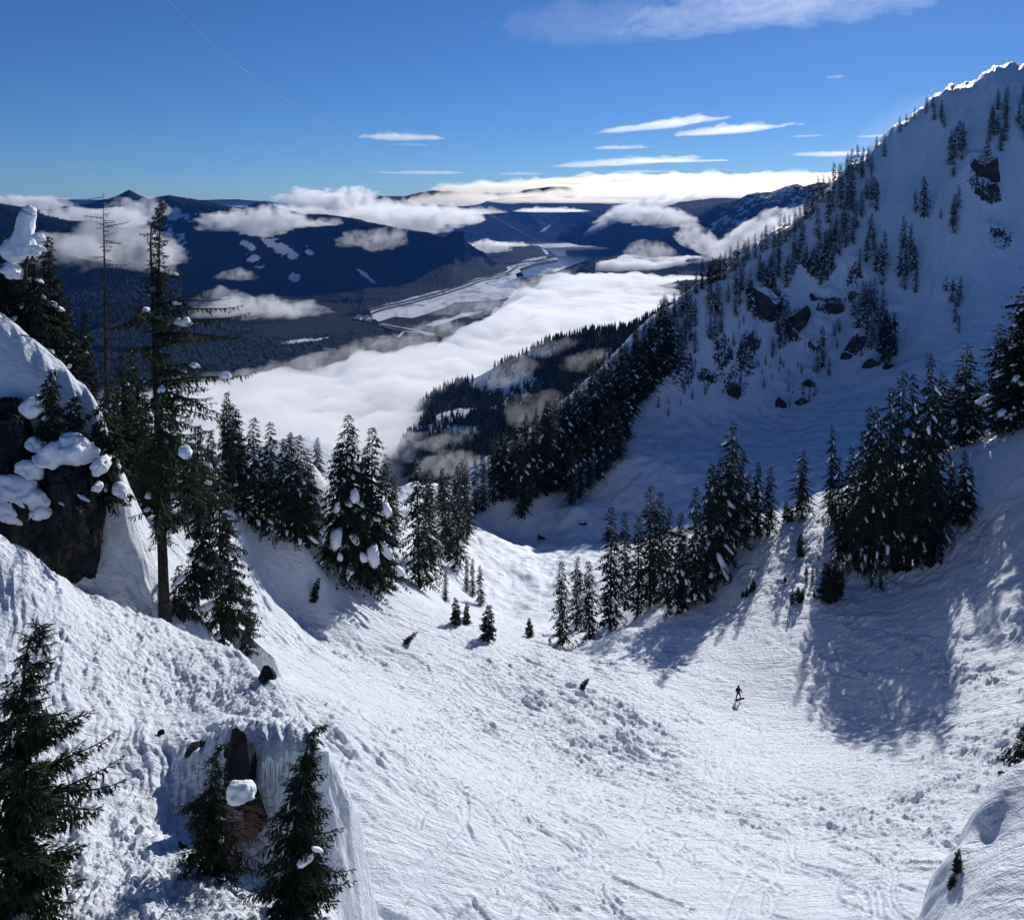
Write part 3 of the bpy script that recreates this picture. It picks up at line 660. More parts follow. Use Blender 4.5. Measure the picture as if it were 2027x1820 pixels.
CL = [ # px, py, Y, w, h, density, seed, kwargs
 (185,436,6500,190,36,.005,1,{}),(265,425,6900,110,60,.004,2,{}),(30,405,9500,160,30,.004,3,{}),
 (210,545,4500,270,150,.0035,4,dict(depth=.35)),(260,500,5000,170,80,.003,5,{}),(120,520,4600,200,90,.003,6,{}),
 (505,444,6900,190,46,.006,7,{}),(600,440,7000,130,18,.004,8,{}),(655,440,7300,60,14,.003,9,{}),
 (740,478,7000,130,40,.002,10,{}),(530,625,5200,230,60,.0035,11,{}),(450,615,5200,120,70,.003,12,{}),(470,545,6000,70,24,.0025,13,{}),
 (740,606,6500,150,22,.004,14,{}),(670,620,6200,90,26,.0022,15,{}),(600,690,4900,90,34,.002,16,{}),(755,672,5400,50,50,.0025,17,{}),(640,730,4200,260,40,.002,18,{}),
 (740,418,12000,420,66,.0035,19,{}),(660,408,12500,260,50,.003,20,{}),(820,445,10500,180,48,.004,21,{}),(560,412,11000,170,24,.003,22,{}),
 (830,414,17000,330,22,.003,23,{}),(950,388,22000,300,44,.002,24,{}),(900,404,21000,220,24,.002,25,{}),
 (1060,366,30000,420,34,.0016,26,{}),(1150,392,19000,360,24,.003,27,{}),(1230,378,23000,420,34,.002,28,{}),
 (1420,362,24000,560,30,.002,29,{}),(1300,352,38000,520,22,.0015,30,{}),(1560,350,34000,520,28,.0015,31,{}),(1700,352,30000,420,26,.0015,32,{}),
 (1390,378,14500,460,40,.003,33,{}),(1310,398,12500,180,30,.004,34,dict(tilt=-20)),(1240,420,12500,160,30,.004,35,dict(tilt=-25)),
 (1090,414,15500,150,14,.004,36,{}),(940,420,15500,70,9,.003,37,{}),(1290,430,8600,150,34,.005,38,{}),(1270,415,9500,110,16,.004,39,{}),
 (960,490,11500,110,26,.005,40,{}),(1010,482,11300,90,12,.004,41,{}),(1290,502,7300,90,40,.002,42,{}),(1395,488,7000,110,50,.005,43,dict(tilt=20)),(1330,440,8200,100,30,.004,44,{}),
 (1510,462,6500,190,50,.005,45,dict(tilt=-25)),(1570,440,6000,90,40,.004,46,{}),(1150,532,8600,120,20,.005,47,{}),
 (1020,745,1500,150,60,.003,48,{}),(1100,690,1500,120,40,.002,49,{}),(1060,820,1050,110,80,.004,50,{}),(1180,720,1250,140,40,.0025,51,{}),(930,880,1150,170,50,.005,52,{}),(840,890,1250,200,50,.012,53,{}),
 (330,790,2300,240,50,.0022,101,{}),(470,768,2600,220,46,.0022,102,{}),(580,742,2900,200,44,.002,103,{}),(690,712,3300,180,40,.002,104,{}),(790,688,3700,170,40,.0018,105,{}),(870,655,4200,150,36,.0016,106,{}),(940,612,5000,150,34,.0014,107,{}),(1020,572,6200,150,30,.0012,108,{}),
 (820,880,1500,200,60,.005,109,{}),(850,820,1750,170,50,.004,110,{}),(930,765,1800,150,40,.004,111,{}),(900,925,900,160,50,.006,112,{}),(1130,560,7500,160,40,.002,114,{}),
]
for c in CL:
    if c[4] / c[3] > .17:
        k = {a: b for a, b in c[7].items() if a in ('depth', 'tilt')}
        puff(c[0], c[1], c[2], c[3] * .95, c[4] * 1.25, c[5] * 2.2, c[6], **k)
    else: cloud(*c[:5], c[5] * (.55 if c[2] > 15500 else 1), c[6], col=(1, .95, .86) if c[2] > 15500 else (1, .99, .97), **c[7])  # far banks: the sun's warm cream is painted into the cloud colour
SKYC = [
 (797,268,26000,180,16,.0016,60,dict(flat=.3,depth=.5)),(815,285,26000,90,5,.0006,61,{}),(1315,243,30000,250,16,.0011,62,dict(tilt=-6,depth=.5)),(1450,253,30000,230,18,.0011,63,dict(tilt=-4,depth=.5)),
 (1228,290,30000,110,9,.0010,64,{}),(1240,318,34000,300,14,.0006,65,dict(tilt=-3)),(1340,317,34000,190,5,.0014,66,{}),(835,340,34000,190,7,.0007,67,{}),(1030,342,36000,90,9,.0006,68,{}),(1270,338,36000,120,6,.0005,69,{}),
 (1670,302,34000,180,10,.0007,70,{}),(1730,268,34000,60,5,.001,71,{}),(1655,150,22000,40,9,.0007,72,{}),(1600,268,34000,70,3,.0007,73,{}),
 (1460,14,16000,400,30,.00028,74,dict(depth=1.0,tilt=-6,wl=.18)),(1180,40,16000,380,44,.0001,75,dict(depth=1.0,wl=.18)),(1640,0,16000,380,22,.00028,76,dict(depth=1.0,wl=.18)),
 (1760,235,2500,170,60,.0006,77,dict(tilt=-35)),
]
for c in SKYC: cloud(*c[:5], c[5] * .5, *c[6:7], col=(1, .95, .87), **c[7])  # cream of sunlit cloud is put into the colour itself
# ---------------------------------------------------------------- the air itself
def haze():
    x0, x1, y0, y1, z0, z1 = -S_ - 200, S_ + 200, -2500, S_ + 200, -706, 112
    V = [(x, y, z) for z in (z0, z1) for x, y in ((x0, y0), (x1, y0), (x1, y1), (x0, y1))]
    F = [[3, 2, 1, 0], [4, 5, 6, 7], [0, 1, 5, 4], [1, 2, 6, 5], [2, 3, 7, 6], [3, 0, 4, 7]]
    m = vol_mat('haze_air', 1.35e-5, .1, (.07, .29, 1.0))
    o = mesh_np('haze', V, F, m, False); tag(o, kind='stuff')
haze()
# ---------------------------------------------------------------- conifers
def tube(pts, rad, seg=7):
    P = np.array(pts, float); n = len(P); T = np.gradient(P, axis=0); T /= np.linalg.norm(T, axis=1)[:, None] + 1e-9
    ref = np.where(np.abs(T[:, 2:3]) > .9, np.array([[1., 0, 0]]), np.array([[0, 0, 1.]])); A = np.cross(T, ref); A /= np.linalg.norm(A, axis=1)[:, None]; B = np.cross(T, A)
    a = np.linspace(0, 2 * math.pi, seg, endpoint=False); r = np.asarray(rad, float)[:, None, None]
    V = P[:, None] + r * (A[:, None] * np.cos(a)[None, :, None] + B[:, None] * np.sin(a)[None, :, None])
    F = []
    i = np.arange(n - 1)[:, None] * seg; j = np.arange(seg)[None]; k = (j + 1) % seg
    F = np.stack([i + j, i + k, i + seg + k, i + seg + j], -1).reshape(-1, 4)
    return V.reshape(-1, 3), F
class Bag:
    def __init__(s): s.v = []; s.f = []; s.n = 0
    def add(s, V, F): s.v.append(np.asarray(V, float)); s.f.append(np.asarray(F) + s.n); s.n += len(V)
    def get(s):
        if not s.v: return np.zeros((0, 3)), np.zeros((0, 4), int)
        return np.concatenate(s.v), np.concatenate(s.f)
def kites(P, D, L, Wd, roll, sag=.25):
    """pointed needle sprays: bases P, directions D, lengths L, widths Wd"""
    D = D / (np.linalg.norm(D, axis=1)[:, None] + 1e-9); up = np.array([[0, 0, 1.]])
    S = np.cross(D, up); S /= np.linalg.norm(S, axis=1)[:, None] + 1e-6; N = np.cross(S, D)
    S2 = S * np.cos(roll)[:, None] + N * np.sin(roll)[:, None]
    a = P; tip = P + D * L[:, None]; tip[:, 2] -= sag * L
    m = P + D * (L * .42)[:, None]; m[:, 2] -= sag * .25 * L
    V = np.stack([a, m + S2 * Wd[:, None] / 2, tip, m - S2 * Wd[:, None] / 2], 1).reshape(-1, 3)
    return V, np.arange(len(V)).reshape(-1, 4)
def blob(c, d, L, W_, T, rs, nu=9, nv=6):
    """lumpy lens of settled snow along direction d"""
    d = np.array(d, float); d /= np.linalg.norm(d) + 1e-9; s = np.cross(d, (0, 0, 1.)); s /= np.linalg.norm(s) + 1e-6; n = np.cross(s, d)
    th = np.linspace(0, 2 * math.pi, nu, endpoint=False); ph = np.linspace(-1, 1, nv)[1:-1] * math.pi / 2
    R = 1 + .28 * rs.randn(nv - 2, nu)
    X = np.cos(ph)[:, None] * np.cos(th)[None] * R; Y = np.cos(ph)[:, None] * np.sin(th)[None] * R; Z = np.sin(ph)[:, None] * np.ones(nu)[None] * (1 + .15 * rs.randn(nv - 2, nu))
    Z = np.where(Z < 0, Z * .35, Z)
    V = c + X[..., None] * d * L / 2 + Y[..., None] * s * W_ / 2 + Z[..., None] * n * T
    V = V.reshape(-1, 3); lo = c - n * T * .35; hi = c + n * T
    V = np.concatenate([V, lo[None], hi[None]]); m = nv - 2
    i = np.arange(m - 1)[:, None] * nu; j = np.arange(nu)[None]; k = (j + 1) % nu
    F = np.stack([i + j, i + k, i + nu + k, i + nu + j], -1).reshape(-1, 4)
    j = np.arange(nu); k = (j + 1) % nu; q = m * nu
    F = np.concatenate([F, np.stack([np.full(nu, q), k, j, np.full(nu, q)], 1), np.stack([(m - 1) * nu + j, (m - 1) * nu + k, np.full(nu, q + 1), np.full(nu, q + 1)], 1)])
    return V, F
def fix_tris(F):
    out = []
    for f in F.tolist():
        g = []
        for v in f:
            if v not in g: g.append(v)
        out.append(g)
    return out
def conifer(H=20., R=3.2, nb=120, seed=0, droop=.45, bias=None, bare=.06, snow=.5, snow_size=1.0, tl=.62, step=.16, bend=(0, 0), hook=0., trunk_r=None, top_pow=.8,
            up=.25, asym=None, dense=1.0, hang=.5, gap=0, dead=0., lean_pow=2.0, twig_r=0., wmul=.30, sub=False, irregular=.35, lobes=None, hook_az=0.0, snowpow=1.0):
    rs = np.random.RandomState(seed); trunk_r = trunk_r or H * .012
    def axis(t):
        x = bend[0] * t ** lean_pow; y = bend[1] * t ** lean_pow; z = H * t
        if hook:
            k = max(0, (t - .88) / .12); x += hook * k * k * math.cos(hook_az); y += hook * k * k * math.sin(hook_az); z -= abs(hook) * .9 * k ** 3
        return np.array([x, y, z])
    wood = Bag(); leaf = Bag(); load = Bag()
    ts = np.linspace(0, 1, 26); wv, wf = tube([axis(t) + (0 if t == 0 or t > .9 else 1) * rs.randn(3) * (.02 * trunk_r, .02 * trunk_r, 0) for t in ts], np.maximum(trunk_r * (1 - ts) ** .85 * (1 + .35 * np.exp(-ts * 30)), .012), 9); wood.add(wv, wf)
    Ps, Ds, Ls, Ws, Rs = [], [], [], [], []
    ph = rs.rand() * 6.28
    for b in range(nb):
        t = bare + (1 - bare) * (b + rs.rand() * .8) / nb
        if t > .995: continue
        ph += 2.4 + rs.randn() * .35
        az = ph
        if bias is not None:
            a0, k = bias
            if rs.rand() < k: az = a0 + rs.randn() * .65
        prof = (1 - (t - bare) / (1 - bare)) ** top_pow * min(1, .45 + (t - bare) / .12 * .55)
        if lobes is not None: prof *= np.interp(t, lobes[0], lobes[1])
        L = R * prof * (1 + irregular * rs.randn() * .8) + R * .05
        if asym is not None: L *= 1 - asym[1] * (1 - math.cos(az - asym[0])) / 2
        L = float(np.clip(L, R * .05, R * 1.45))
        el = up * (t * 1.6 - .45) + rs.randn() * .08
        p0 = axis(t); cz = np.array([math.cos(az), math.sin(az), 0]); n = max(4, int(L / step * .5 * dense) + 3)
        s = np.linspace(0, 1, n)
        C = p0 + cz * (L * s)[:, None] * math.cos(el); C[:, 2] += L * s * math.sin(el) - droop * L * s ** 1.8 + (.10 * L * s ** 6)
        side0 = np.array([-math.sin(az), math.cos(az), 0]); C += side0 * (.10 * L * rs.randn() * s ** 2)[:, None]
        if L > R * .12: v_, f_ = tube(C, np.maximum(.012 + .014 * L * (1 - s), .008), 4); wood.add(v_, f_)
        if rs.rand() < dead: continue
        T = np.gradient(C, axis=0); T /= np.linalg.norm(T, axis=1)[:, None] + 1e-9
        m0 = max(1, int(n * .12))
        for q in range(3 if sub else 2):
            sg = (1, -1, 0)[q]
            jit = rs.rand(n - m0)
            cp = C[m0:]; tt = T[m0:]
            if q < 2: D = tt * (.55 + .35 * rs.rand(n - m0, 1)) + side0 * sg * (.85 + .3 * rs.rand(n - m0, 1)) + np.array([0, 0, -.35 * hang]) + .15 * rs.randn(n - m0, 3)
            else: D = tt * .5 + np.array([0, 0, -1.0]) + .35 * rs.randn(n - m0, 3)
            sc_ = tl * (.35 + .65 * (1 - s[m0:]) ** .6) * (.6 + .7 * jit) * min(1, .35 + L / (R * .6) * .65)
            Ps.append(cp); Ds.append(D); Ls.append(sc_); Ws.append(sc_ * wmul * (.8 + .5 * rs.rand(n - m0))); Rs.append(rs.randn(n - m0) * .5)
            # a second spray half way along, so the twig reads as feathered
            D2 = D + .5 * rs.randn(n - m0, 3); Dn = D / np.linalg.norm(D, axis=1)[:, None]
            Ps.append(cp + Dn * (sc_ * .4)[:, None]); Ds.append(D2 + np.array([0, 0, -.5 * hang])); Ls.append(sc_ * .7); Ws.append(sc_ * wmul * .8); Rs.append(rs.randn(n - m0) * .8)
            if sub:
                for _ in range(5):
                    f_ = .2 + .7 * rs.rand(n - m0); D3 = D + .9 * rs.randn(n - m0, 3) * .8
                    Ps.append(cp + Dn * (sc_ * f_)[:, None]); Ds.append(D3 + np.array([0, 0, -.3 * hang])); Ls.append(sc_ * .45); Ws.append(sc_ * wmul * .42); Rs.append(rs.randn(n - m0))
        Ps.append(C[-1:]); Ds.append(T[-1:]); Ls.append(np.array([tl * .5])); Ws.append(np.array([tl * .16])); Rs.append(np.array([0.]))
        if rs.rand() < snow * (1 if L > R * .25 else .45):
            for _ in range(1 + (rs.rand() < .35)):
                f_ = .3 + .55 * rs.rand() ** snowpow; i_ = int(f_ * (n - 1)); bl = L * (.22 + .3 * rs.rand()) * snow_size; bl = max(bl, .05 * R)
                d_ = T[i_] + np.array([0, 0, -.35 * rs.rand()])
                v_, f2 = blob(C[i_] + np.array([0, 0, .05 * bl + .02]), d_, bl, bl * (.35 + .3 * rs.rand()), bl * (.14 + .12 * rs.rand()), rs); load.add(v_, f2)
    if Ps:
        V, F = kites(np.concatenate(Ps), np.concatenate(Ds), np.concatenate(Ls), np.concatenate(Ws), np.concatenate(Rs)); leaf.add(V, F)
        # leader tuft
    return wood.get(), leaf.get(), load.get(), axis
def mesh_of(name, V, F, mt, sm=True):
    o = mesh_np(name, V, F, mt, sm); me = o.data; bpy.data.objects.remove(o); return me
def tree_kind(parts, near=False):
    w, l, s, ax = parts; k = {'H': ax(1)[2]}
    k['trunk'] = mesh_of('trunk', *w, M['bark'])
    nl = len(l[0]); F = l[1].tolist() + [[v + nl for v in f] for f in fix_tris(s[1])]
    me = mesh_of('crown', np.concatenate([l[0], s[0]]), F, M['needles_near' if near else 'needles'], sm=False)
    if len(s[0]):
        me.materials.append(M['snow_load']); i = np.zeros(len(F), np.int32); i[len(l[1]):] = 1
        me.polygons.foreach_set('material_index', i); me.polygons.foreach_set('use_smooth', i.astype(bool))
    k['crown'] = me
    return k
def plant(kind, loc, scale, rz, label, group=None, name='conifer', cat='tree', tiltv=(0, 0)):
    e = empty(name, loc, rz); e.scale = (scale[0], scale[0], scale[1]) if isinstance(scale, tuple) else (scale,) * 3
    e.rotation_euler = (tiltv[0], tiltv[1], rz)
    tag(e, label, cat, group)
    for p in ('trunk', 'crown', 'snow_load'):
        if p in kind:
            c = bpy.data.objects.new(p, kind[p]); COL.objects.link(c); c.parent = e
    return e
KF = [tree_kind(conifer(20, 3.5, 140, 100 + i, droop=.6, snow=.22, snow_size=1.0, top_pow=.72, tl=.95, step=.22, irregular=.62, hook=.35 * (i % 2), bend=(.25 * (i - 1.5), .2 * (i % 3)), wmul=.42)) for i in range(4)]
KN = [tree_kind(conifer(20, 2.5, 140, 200 + i, droop=.65, snow=.24, snow_size=1.0, tl=.85, step=.22, top_pow=.6, irregular=.65, wmul=.42, hook=.3)) for i in range(3)]
KS = [tree_kind(conifer(20, 1.9, 80, 300 + i, droop=.7, snow=.85, snow_size=1.5, tl=.85, step=.32, top_pow=.5, irregular=.5, wmul=.5)) for i in range(4)]      # narrow snow-plastered
KW = [tree_kind(conifer(20, 4.0, 130, 400 + i, droop=.42, snow=.5, snow_size=.75, tl=1.05, step=.24, irregular=.5, top_pow=.7, wmul=.42)) for i in range(3)]
KP = [tree_kind(conifer(3.5, .75, 60, 500 + i, droop=.3, snow=.0, tl=.42, wmul=.5, step=.07, irregular=.4, hook=.25 * (i + 1) / 2, bare=.1)) for i in range(3)]      # saplings
RND = random.Random(5)
ORD = 'first second third fourth fifth sixth seventh eighth ninth tenth eleventh twelfth thirteenth fourteenth fifteenth sixteenth seventeenth eighteenth nineteenth twentieth'.split()
def htree(px, yb, yt, Y=None):
    """base on the ground under the pixel, height so that the tip reaches yt"""
    if Y is None:
        p = hit(px, yb)
        if p is None: return None
        px_, yb_ = to_px(*p)
    else:
        u, w = ratios(px, yb); x = float(u) * Y; p = Vector((x, Y, ground(x, Y)))
    wt = float(ratios(px, yt)[1]); H = wt * p.y - p.z
    return p, H
def stand(where, kinds, L, group, adj='conifer', wide=1.0, sink=.3):
    """L: (px, ybase, ytip[, Y]); labels count the trees of the stand from left to right"""
    L = sorted(L, key=lambda a: a[0]); n = len(L)
    for i, a in enumerate(L):
        r = htree(*a)
        if r is None: print('no ground', a); continue
        p, H = r
        if H < .5: print('low tree', a, H); continue
        k = kinds[(i * 7 + n) % len(kinds)]; s = H / k['H']; 
        o_ = ORD[i] if i < 20 else 'twenty-' + ORD[i - 20]
        size = ''
        lab = f'{adj} {where}' if n == 1 else f'{adj}, {o_} from the left {where}'
        plant(k, p - Vector((0, 0, sink)), (s * wide * RND.uniform(.88, 1.12), s), RND.uniform(0, 6.28), lab, group, tiltv=(RND.uniform(-.02, .02), RND.uniform(-.02, .02)))
G1 = 'conifers on the slopes round the bowl'
stand('in the gully stand', KF + KN, [(1113,1273,1104),(1141,1244,1097),(1166,1269,1107),(1208,1244,1000),(1237,1207,1012),(1262,1215,1020),(1287,1199,959),(1301,1190,971),(1320,1211,1000),(1341,1211,1008),(1350,1200,1040)], G1, 'snow-dusted conifer')
stand('in the tall clump rising right of the gully', KF, [(1376,1190,959),(1399,1161,921),(1413,1149,911),(1442,1091,828),(1461,1070,884),(1425,1120,900),(1478,1062,930),(1498,1058,909),(1521,1054,917)], G1, 'tall conifer', wide=.85)
stand('alone on the crest against the shaded face', KF, [(1585,1021,884)], G1, 'single conifer with layered boughs')
stand('beside the lone crest conifer', KP, [(1556,1033,990),(1566,1030,995)], G1, 'small dark conifer')
stand('in the big right grove', KF + KN, [(1647,1030,834),(1662,1110,900),(1676,1110,876),(1701,1128,847),(1690,1120,900),(1722,1122,797),(1738,1125,818),(1758,1115,760),(1776,1112,727),(1800,1107,735),(1815,1112,790),(1830,1103,692),(1850,1066,770),(1845,1085,830),(1712,1090,800)], G1, 'tall conifer', wide=.62)
stand('in the trio right of the big grove', KF, [(1883,1029,905),(1904,1037,884),(1918,1025,917)], G1, 'short dense conifer')
stand('along the right crest', KW, [(1860,895,730),(1890,885,735),(1908,880,673),(1930,872,740),(1975,858,633),(1999,856,640),(2018,845,560),(2040,840,500)], G1, 'broad snow-laden conifer')
stand('in the row below the big grove', KP + KN, [(1584,1100,1054),(1596,1153,1108),(1608,1150,1115),(1620,1108,1087),(1635,1190,1110),(1643,1186,1104),(1656,1180,1112),(1668,1160,1100),(1725,1160,1110),(1743,1166,1120),(1775,1130,1075),(1840,1118,1062),(1861,1114,1058),(1795,1130,1090)], G1, 'small conifer')
stand('among the saplings on the open right slope', KP, [(1478,1178,1157),(1470,1180,1165),(1492,1166,1141),(1486,1172,1150),(1554,1149,1133),(1569,1195,1162),(1580,1190,1158),(1588,1186,1160),(1612,1180,1164),(1400,1190,1165)], G1, 'sapling')
stand('standing in the sunlit gully floor', KP, [(1048,1258,1220)], G1, 'lone small conifer')
stand('in the dense left spur clump', KF + KW, [(668,1118,868),(683,1125,812),(705,1143,837),(725,1150,880),(739,1160,837),(760,1160,890),(779,1060,935)], G1, 'tall snow-patched conifer')
stand('in the stand right of the left spur clump', KF + KN, [(830,1160,898),(850,1121,925),(853,1150,930),(876,1080,923),(890,1110,930),(881,1188,1125),(909,1069,912),(925,1065,910),(905,1130,960),(923,1170,1097),(951,1199,1114),(935,1180,1100)], G1, 'snowy conifer')
stand('on the sunlit slope under the left spur', KP, [(902,1234,1178),(923,1234,1188),(966,1266,1195)], G1, 'small dark conifer')
stand('behind the left spur', KN + KF, [(505,1040,820),(533,1053,827),(466,1010,790),(561,1060,861),(575,1060,850),(596,1075,854),(612,1082,880),(628,940,860,112),(574,905,849,112),(560,905,862,112),(480,1020,850)], G1, 'slender conifer')
# forest on the left flank of the big mountain
fl = [(941,1016,907),(955,1010,900),(976,996,868),(994,990,854),(1010,985,860),(1022,990,870),(1032,1023,861),(1047,1000,850),(1062,985,852),(1078,977,800),(1082,980,787),(1095,970,800),(1105,960,830),(1120,975,850),(1131,998,872),(1148,985,860),(1165,965,845),(1184,950,830),(1198,935,800),(1212,915,790)]
stand('in the dark edge of forest', KF + KN, fl, G1, 'dark conifer')
fl2 = [(1225,905,790),(1100,930,790),(1118,920,780),(1135,900,775),(1150,905,770),(1165,900,765),(1180,880,740),(1195,860,735),(1208,850,720),(1222,840,705),(1237,830,700),(1250,820,690),(1262,800,680),(1275,790,670),(1288,775,655),(1300,760,640),(1315,745,625),(1328,730,610),(1240,870,760)]
stand('in the tree band climbing to the left ridge', KN + KF, fl2, G1, 'conifer')
fl3 = [(1040,925,812),(1060,915,800),(1080,905,790),(1020,940,830),(1000,950,850),(1128,868,770),(1148,850,745),(1170,838,725),(1196,812,700),(1226,785,672),(1256,756,645),(1286,722,618),(1306,700,600),(985,965,860),(915,1010,905),(900,1015,920),(872,1012,925)]
stand('in the forest line behind the edge', KN + KF, fl3, G1, 'small dark conifer')
# ---------------------------------------------------------------- the shaded face: trees and crags
def in_poly(x, y, P):
    c = False; n = len(P)
    for i in range(n):
        (x1, y1), (x2, y2) = P[i], P[i - 1]
        if (y1 > y) != (y2 > y) and x < (x2 - x1) * (y - y1) / (y2 - y1) + x1: c = not c
    return c
def fill(P, n, h0, h1, seed, mind=8):
    r = random.Random(seed); out = []; xs = [p[0] for p in P]; ys = [p[1] for p in P]; k = 0
    while len(out) < n and k < 4000:
        k += 1; x, y = r.uniform(min(xs), max(xs)), r.uniform(min(ys), max(ys))
        if in_poly(x, y, P) and all(abs(x - a[0]) + .5 * abs(y - a[1]) > mind for a in out): out.append((x, y, y - r.uniform(h0, h1)))
    return out
def along(L, n, h0, h1, seed, dy=8):
    r = random.Random(seed); out = []
    for i in range(n):
        t = (i + r.uniform(.1, .9)) / n * (len(L) - 1); k = min(int(t), len(L) - 2); f = t - k
        x = L[k][0] * (1 - f) + L[k + 1][0] * f; y = L[k][1] * (1 - f) + L[k + 1][1] * f + r.uniform(4, dy)
        out.append((x, y, y - r.uniform(h0, h1)))
    return out
KM = [tree_kind(conifer(20, 2.9, 70, 700 + i, droop=.6, snow=.7, snow_size=1.3, tl=1.1, step=.42, top_pow=.6, irregular=.55, wmul=.6)) for i in range(4)]
G2 = 'snow-plastered conifers on the shaded mountain'
ridge = [(1318,636),(1400,556),(1480,506),(1550,466),(1620,396),(1700,318),(1800,236),(1868,192)]
J = 'snow-crusted conifer'
stand('on the lowest part of the ridge skyline', KM + KN, along([(1318,636),(1400,556),(1425,545)], 13, 42, 64, 1, 14), G2, J)
stand('on the ridge skyline above the large crag', KM + KN, along([(1425,545),(1480,506),(1555,466)], 14, 40, 62, 2, 14), G2, J)
stand('on the steep middle ridge skyline', KM, along([(1560,460),(1620,396),(1700,318)], 17, 38, 60, 3, 16), G2, J)
stand('on the bare upper ridge skyline', KM, along([(1700,318),(1800,236),(1850,205)], 7, 22, 38, 4, 10), G2, J)
stand('in the long hanging strip of trees mid face', KM, fill([(1680,470),(1740,470),(1762,560),(1742,665),(1695,655),(1675,560)], 15, 48, 75, 5, 9), G2, J)
stand('in the short strip right of the hanging strip', KM, fill([(1772,490),(1806,480),(1822,560),(1812,600),(1780,580)], 8, 50, 72, 6, 8), G2, J)
stand('beside the dark crag at the foot of the strip', KN, fill([(1735,690),(1775,680),(1792,738),(1745,735)], 6, 60, 88, 7, 8), G2, J)
stand('on the open upper face', KM, [(1829,430,344),(1812,418,372),(1862,432,410)], G2, J)
stand('in the upper cluster above the small crag', KM, fill([(1878,300),(1915,285),(1918,345),(1880,352)], 7, 48, 66, 8, 7), G2, J)
stand('below the upper cluster', KM, fill([(1872,410),(1900,400),(1905,468),(1876,462)], 5, 44, 60, 9, 7), G2, J)
stand('in the top grove right of the summit', KM, fill([(1960,205),(2030,185),(2060,300),(2000,325),(1962,285)], 14, 34, 55, 10, 8), G2, J)
stand('in the isolated low clump on the open face', KM, fill([(1871,600),(1905,590),(1914,676),(1875,674)], 5, 36, 50, 11, 8), G2, J)
stand('standing left of the slanted crag', KM, fill([(1522,650),(1567,640),(1567,712),(1524,712)], 6, 42, 62, 12, 8), G2, J)
stand('rising under the slanted crag', KM, [(1627,728,640),(1618,735,700),(1641,742,705)], G2, J)
def joined(name, kinds, L, label=None):
    """many far trees as one mesh"""
    VV, FF, MI, n0 = [], [], [], 0; r = random.Random(9)
    for a in L:
        q = htree(*a)
        if q is None: continue
        p, H = q
        if H < 1: continue
        k = kinds[r.randrange(len(kinds))]; s = H / k['H']; an = r.uniform(0, 6.28)
        for pt in ('trunk', 'crown'):
            me = k[pt]; V = np.zeros(len(me.vertices) * 3, np.float32); me.vertices.foreach_get('co', V); V = V.reshape(-1, 3)
            V = np.stack([V[:, 0] * math.cos(an) - V[:, 1] * math.sin(an), V[:, 0] * math.sin(an) + V[:, 1] * math.cos(an), V[:, 2]], 1) * s + np.array([p.x, p.y, p.z - .4])
            mi = [f.material_index + (0 if pt == 'trunk' else 1) for f in me.polygons]; FF += [[v + n0 for v in f.vertices] for f in me.polygons]; MI += mi
            VV.append(V); n0 += len(V)
    o = mesh_np(name, np.concatenate(VV), FF, M['bark'], False); me = o.data; me.materials.append(M['needles']); me.materials.append(M['snow_load'])
    me.polygons.foreach_set('material_index', np.array(MI, np.int32)); tag(o, label, kind='stuff'); return o
mass = fill([(1300,655),(1420,580),(1445,640),(1400,700),(1335,745),(1290,770)], 26, 46, 70, 21, 7)
mass += fill([(1430,590),(1570,495),(1600,540),(1530,600),(1450,650)], 26, 42, 62, 22, 7) + fill([(1570,500),(1700,352),(1748,400),(1700,470),(1622,560)], 34, 42, 66, 23, 7)
mass += fill([(1600,510),(1642,500),(1650,560),(1606,565)], 6, 42, 60, 24, 7) + fill([(1700,340),(1760,290),(1745,330),(1712,380)], 5, 34, 46, 25, 7) + fill([(1846,225),(1868,215),(1870,252),(1850,252)], 5, 26, 36, 26, 5)
mass += fill([(1930,270),(1965,250),(1960,330),(1940,340)], 5, 30, 44, 27, 6) + fill([(1700,600),(1760,600),(1775,690),(1720,690)], 9, 46, 66, 28, 7) + fill([(1640,640),(1680,640),(1680,690),(1650,690)], 4, 22, 34, 29, 7)
mass += fill([(1420,650),(1500,620),(1480,700),(1430,720)], 6, 18, 30, 30, 8) + fill([(1300,800),(1420,740),(1400,790),(1310,830)], 8, 14, 26, 31, 8) + fill([(1500,720),(1620,720),(1620,800),(1510,810)], 22, 10, 24, 32, 7)
joined('mountain_forest', KM, mass)
flank = along([(955,942),(1030,897),(1100,846),(1180,777),(1250,707),(1318,645)], 44, 45, 80, 41, 12) + along([(1000,950),(1100,880),(1200,800),(1300,690)], 16, 50, 85, 42, 14)
joined('flank_forest', KN + KM[:1], flank)
def rock_snow_mat():
    m = mat('crag_rock', (.04, .04, .045), .9, .15); t = NT(m); co = t.coord()
    n = t.noise(co, .35, 8, .65, .4); n2 = t.noise(t.mapping(co, (1, 1, .35)), 1.2, 6, .6)
    c = t.ramp(n, [(.3, (.028, .03, .034)), (.5, (.05, .05, .054)), (.72, (.10, .098, .092))])
    g = t.new('ShaderNodeNewGeometry'); s = t.new('ShaderNodeSeparateXYZ'); t.link(g.outputs['Normal'], s.inputs[0])
    k = t.math('GREATER_THAN', t.math('ADD', s.outputs[2], t.math('MULTIPLY', t.noise(co, 1.1, 5, .6), .9)), .84)
    t.link(t.mix(k, c, (.84, .86, .89)), t.b.inputs['Base Color']); t.link(t.bump(t.math('ADD', n, n2), .8, 1.0), t.b.inputs['Normal']); return m
M['crag'] = rock_snow_mat()
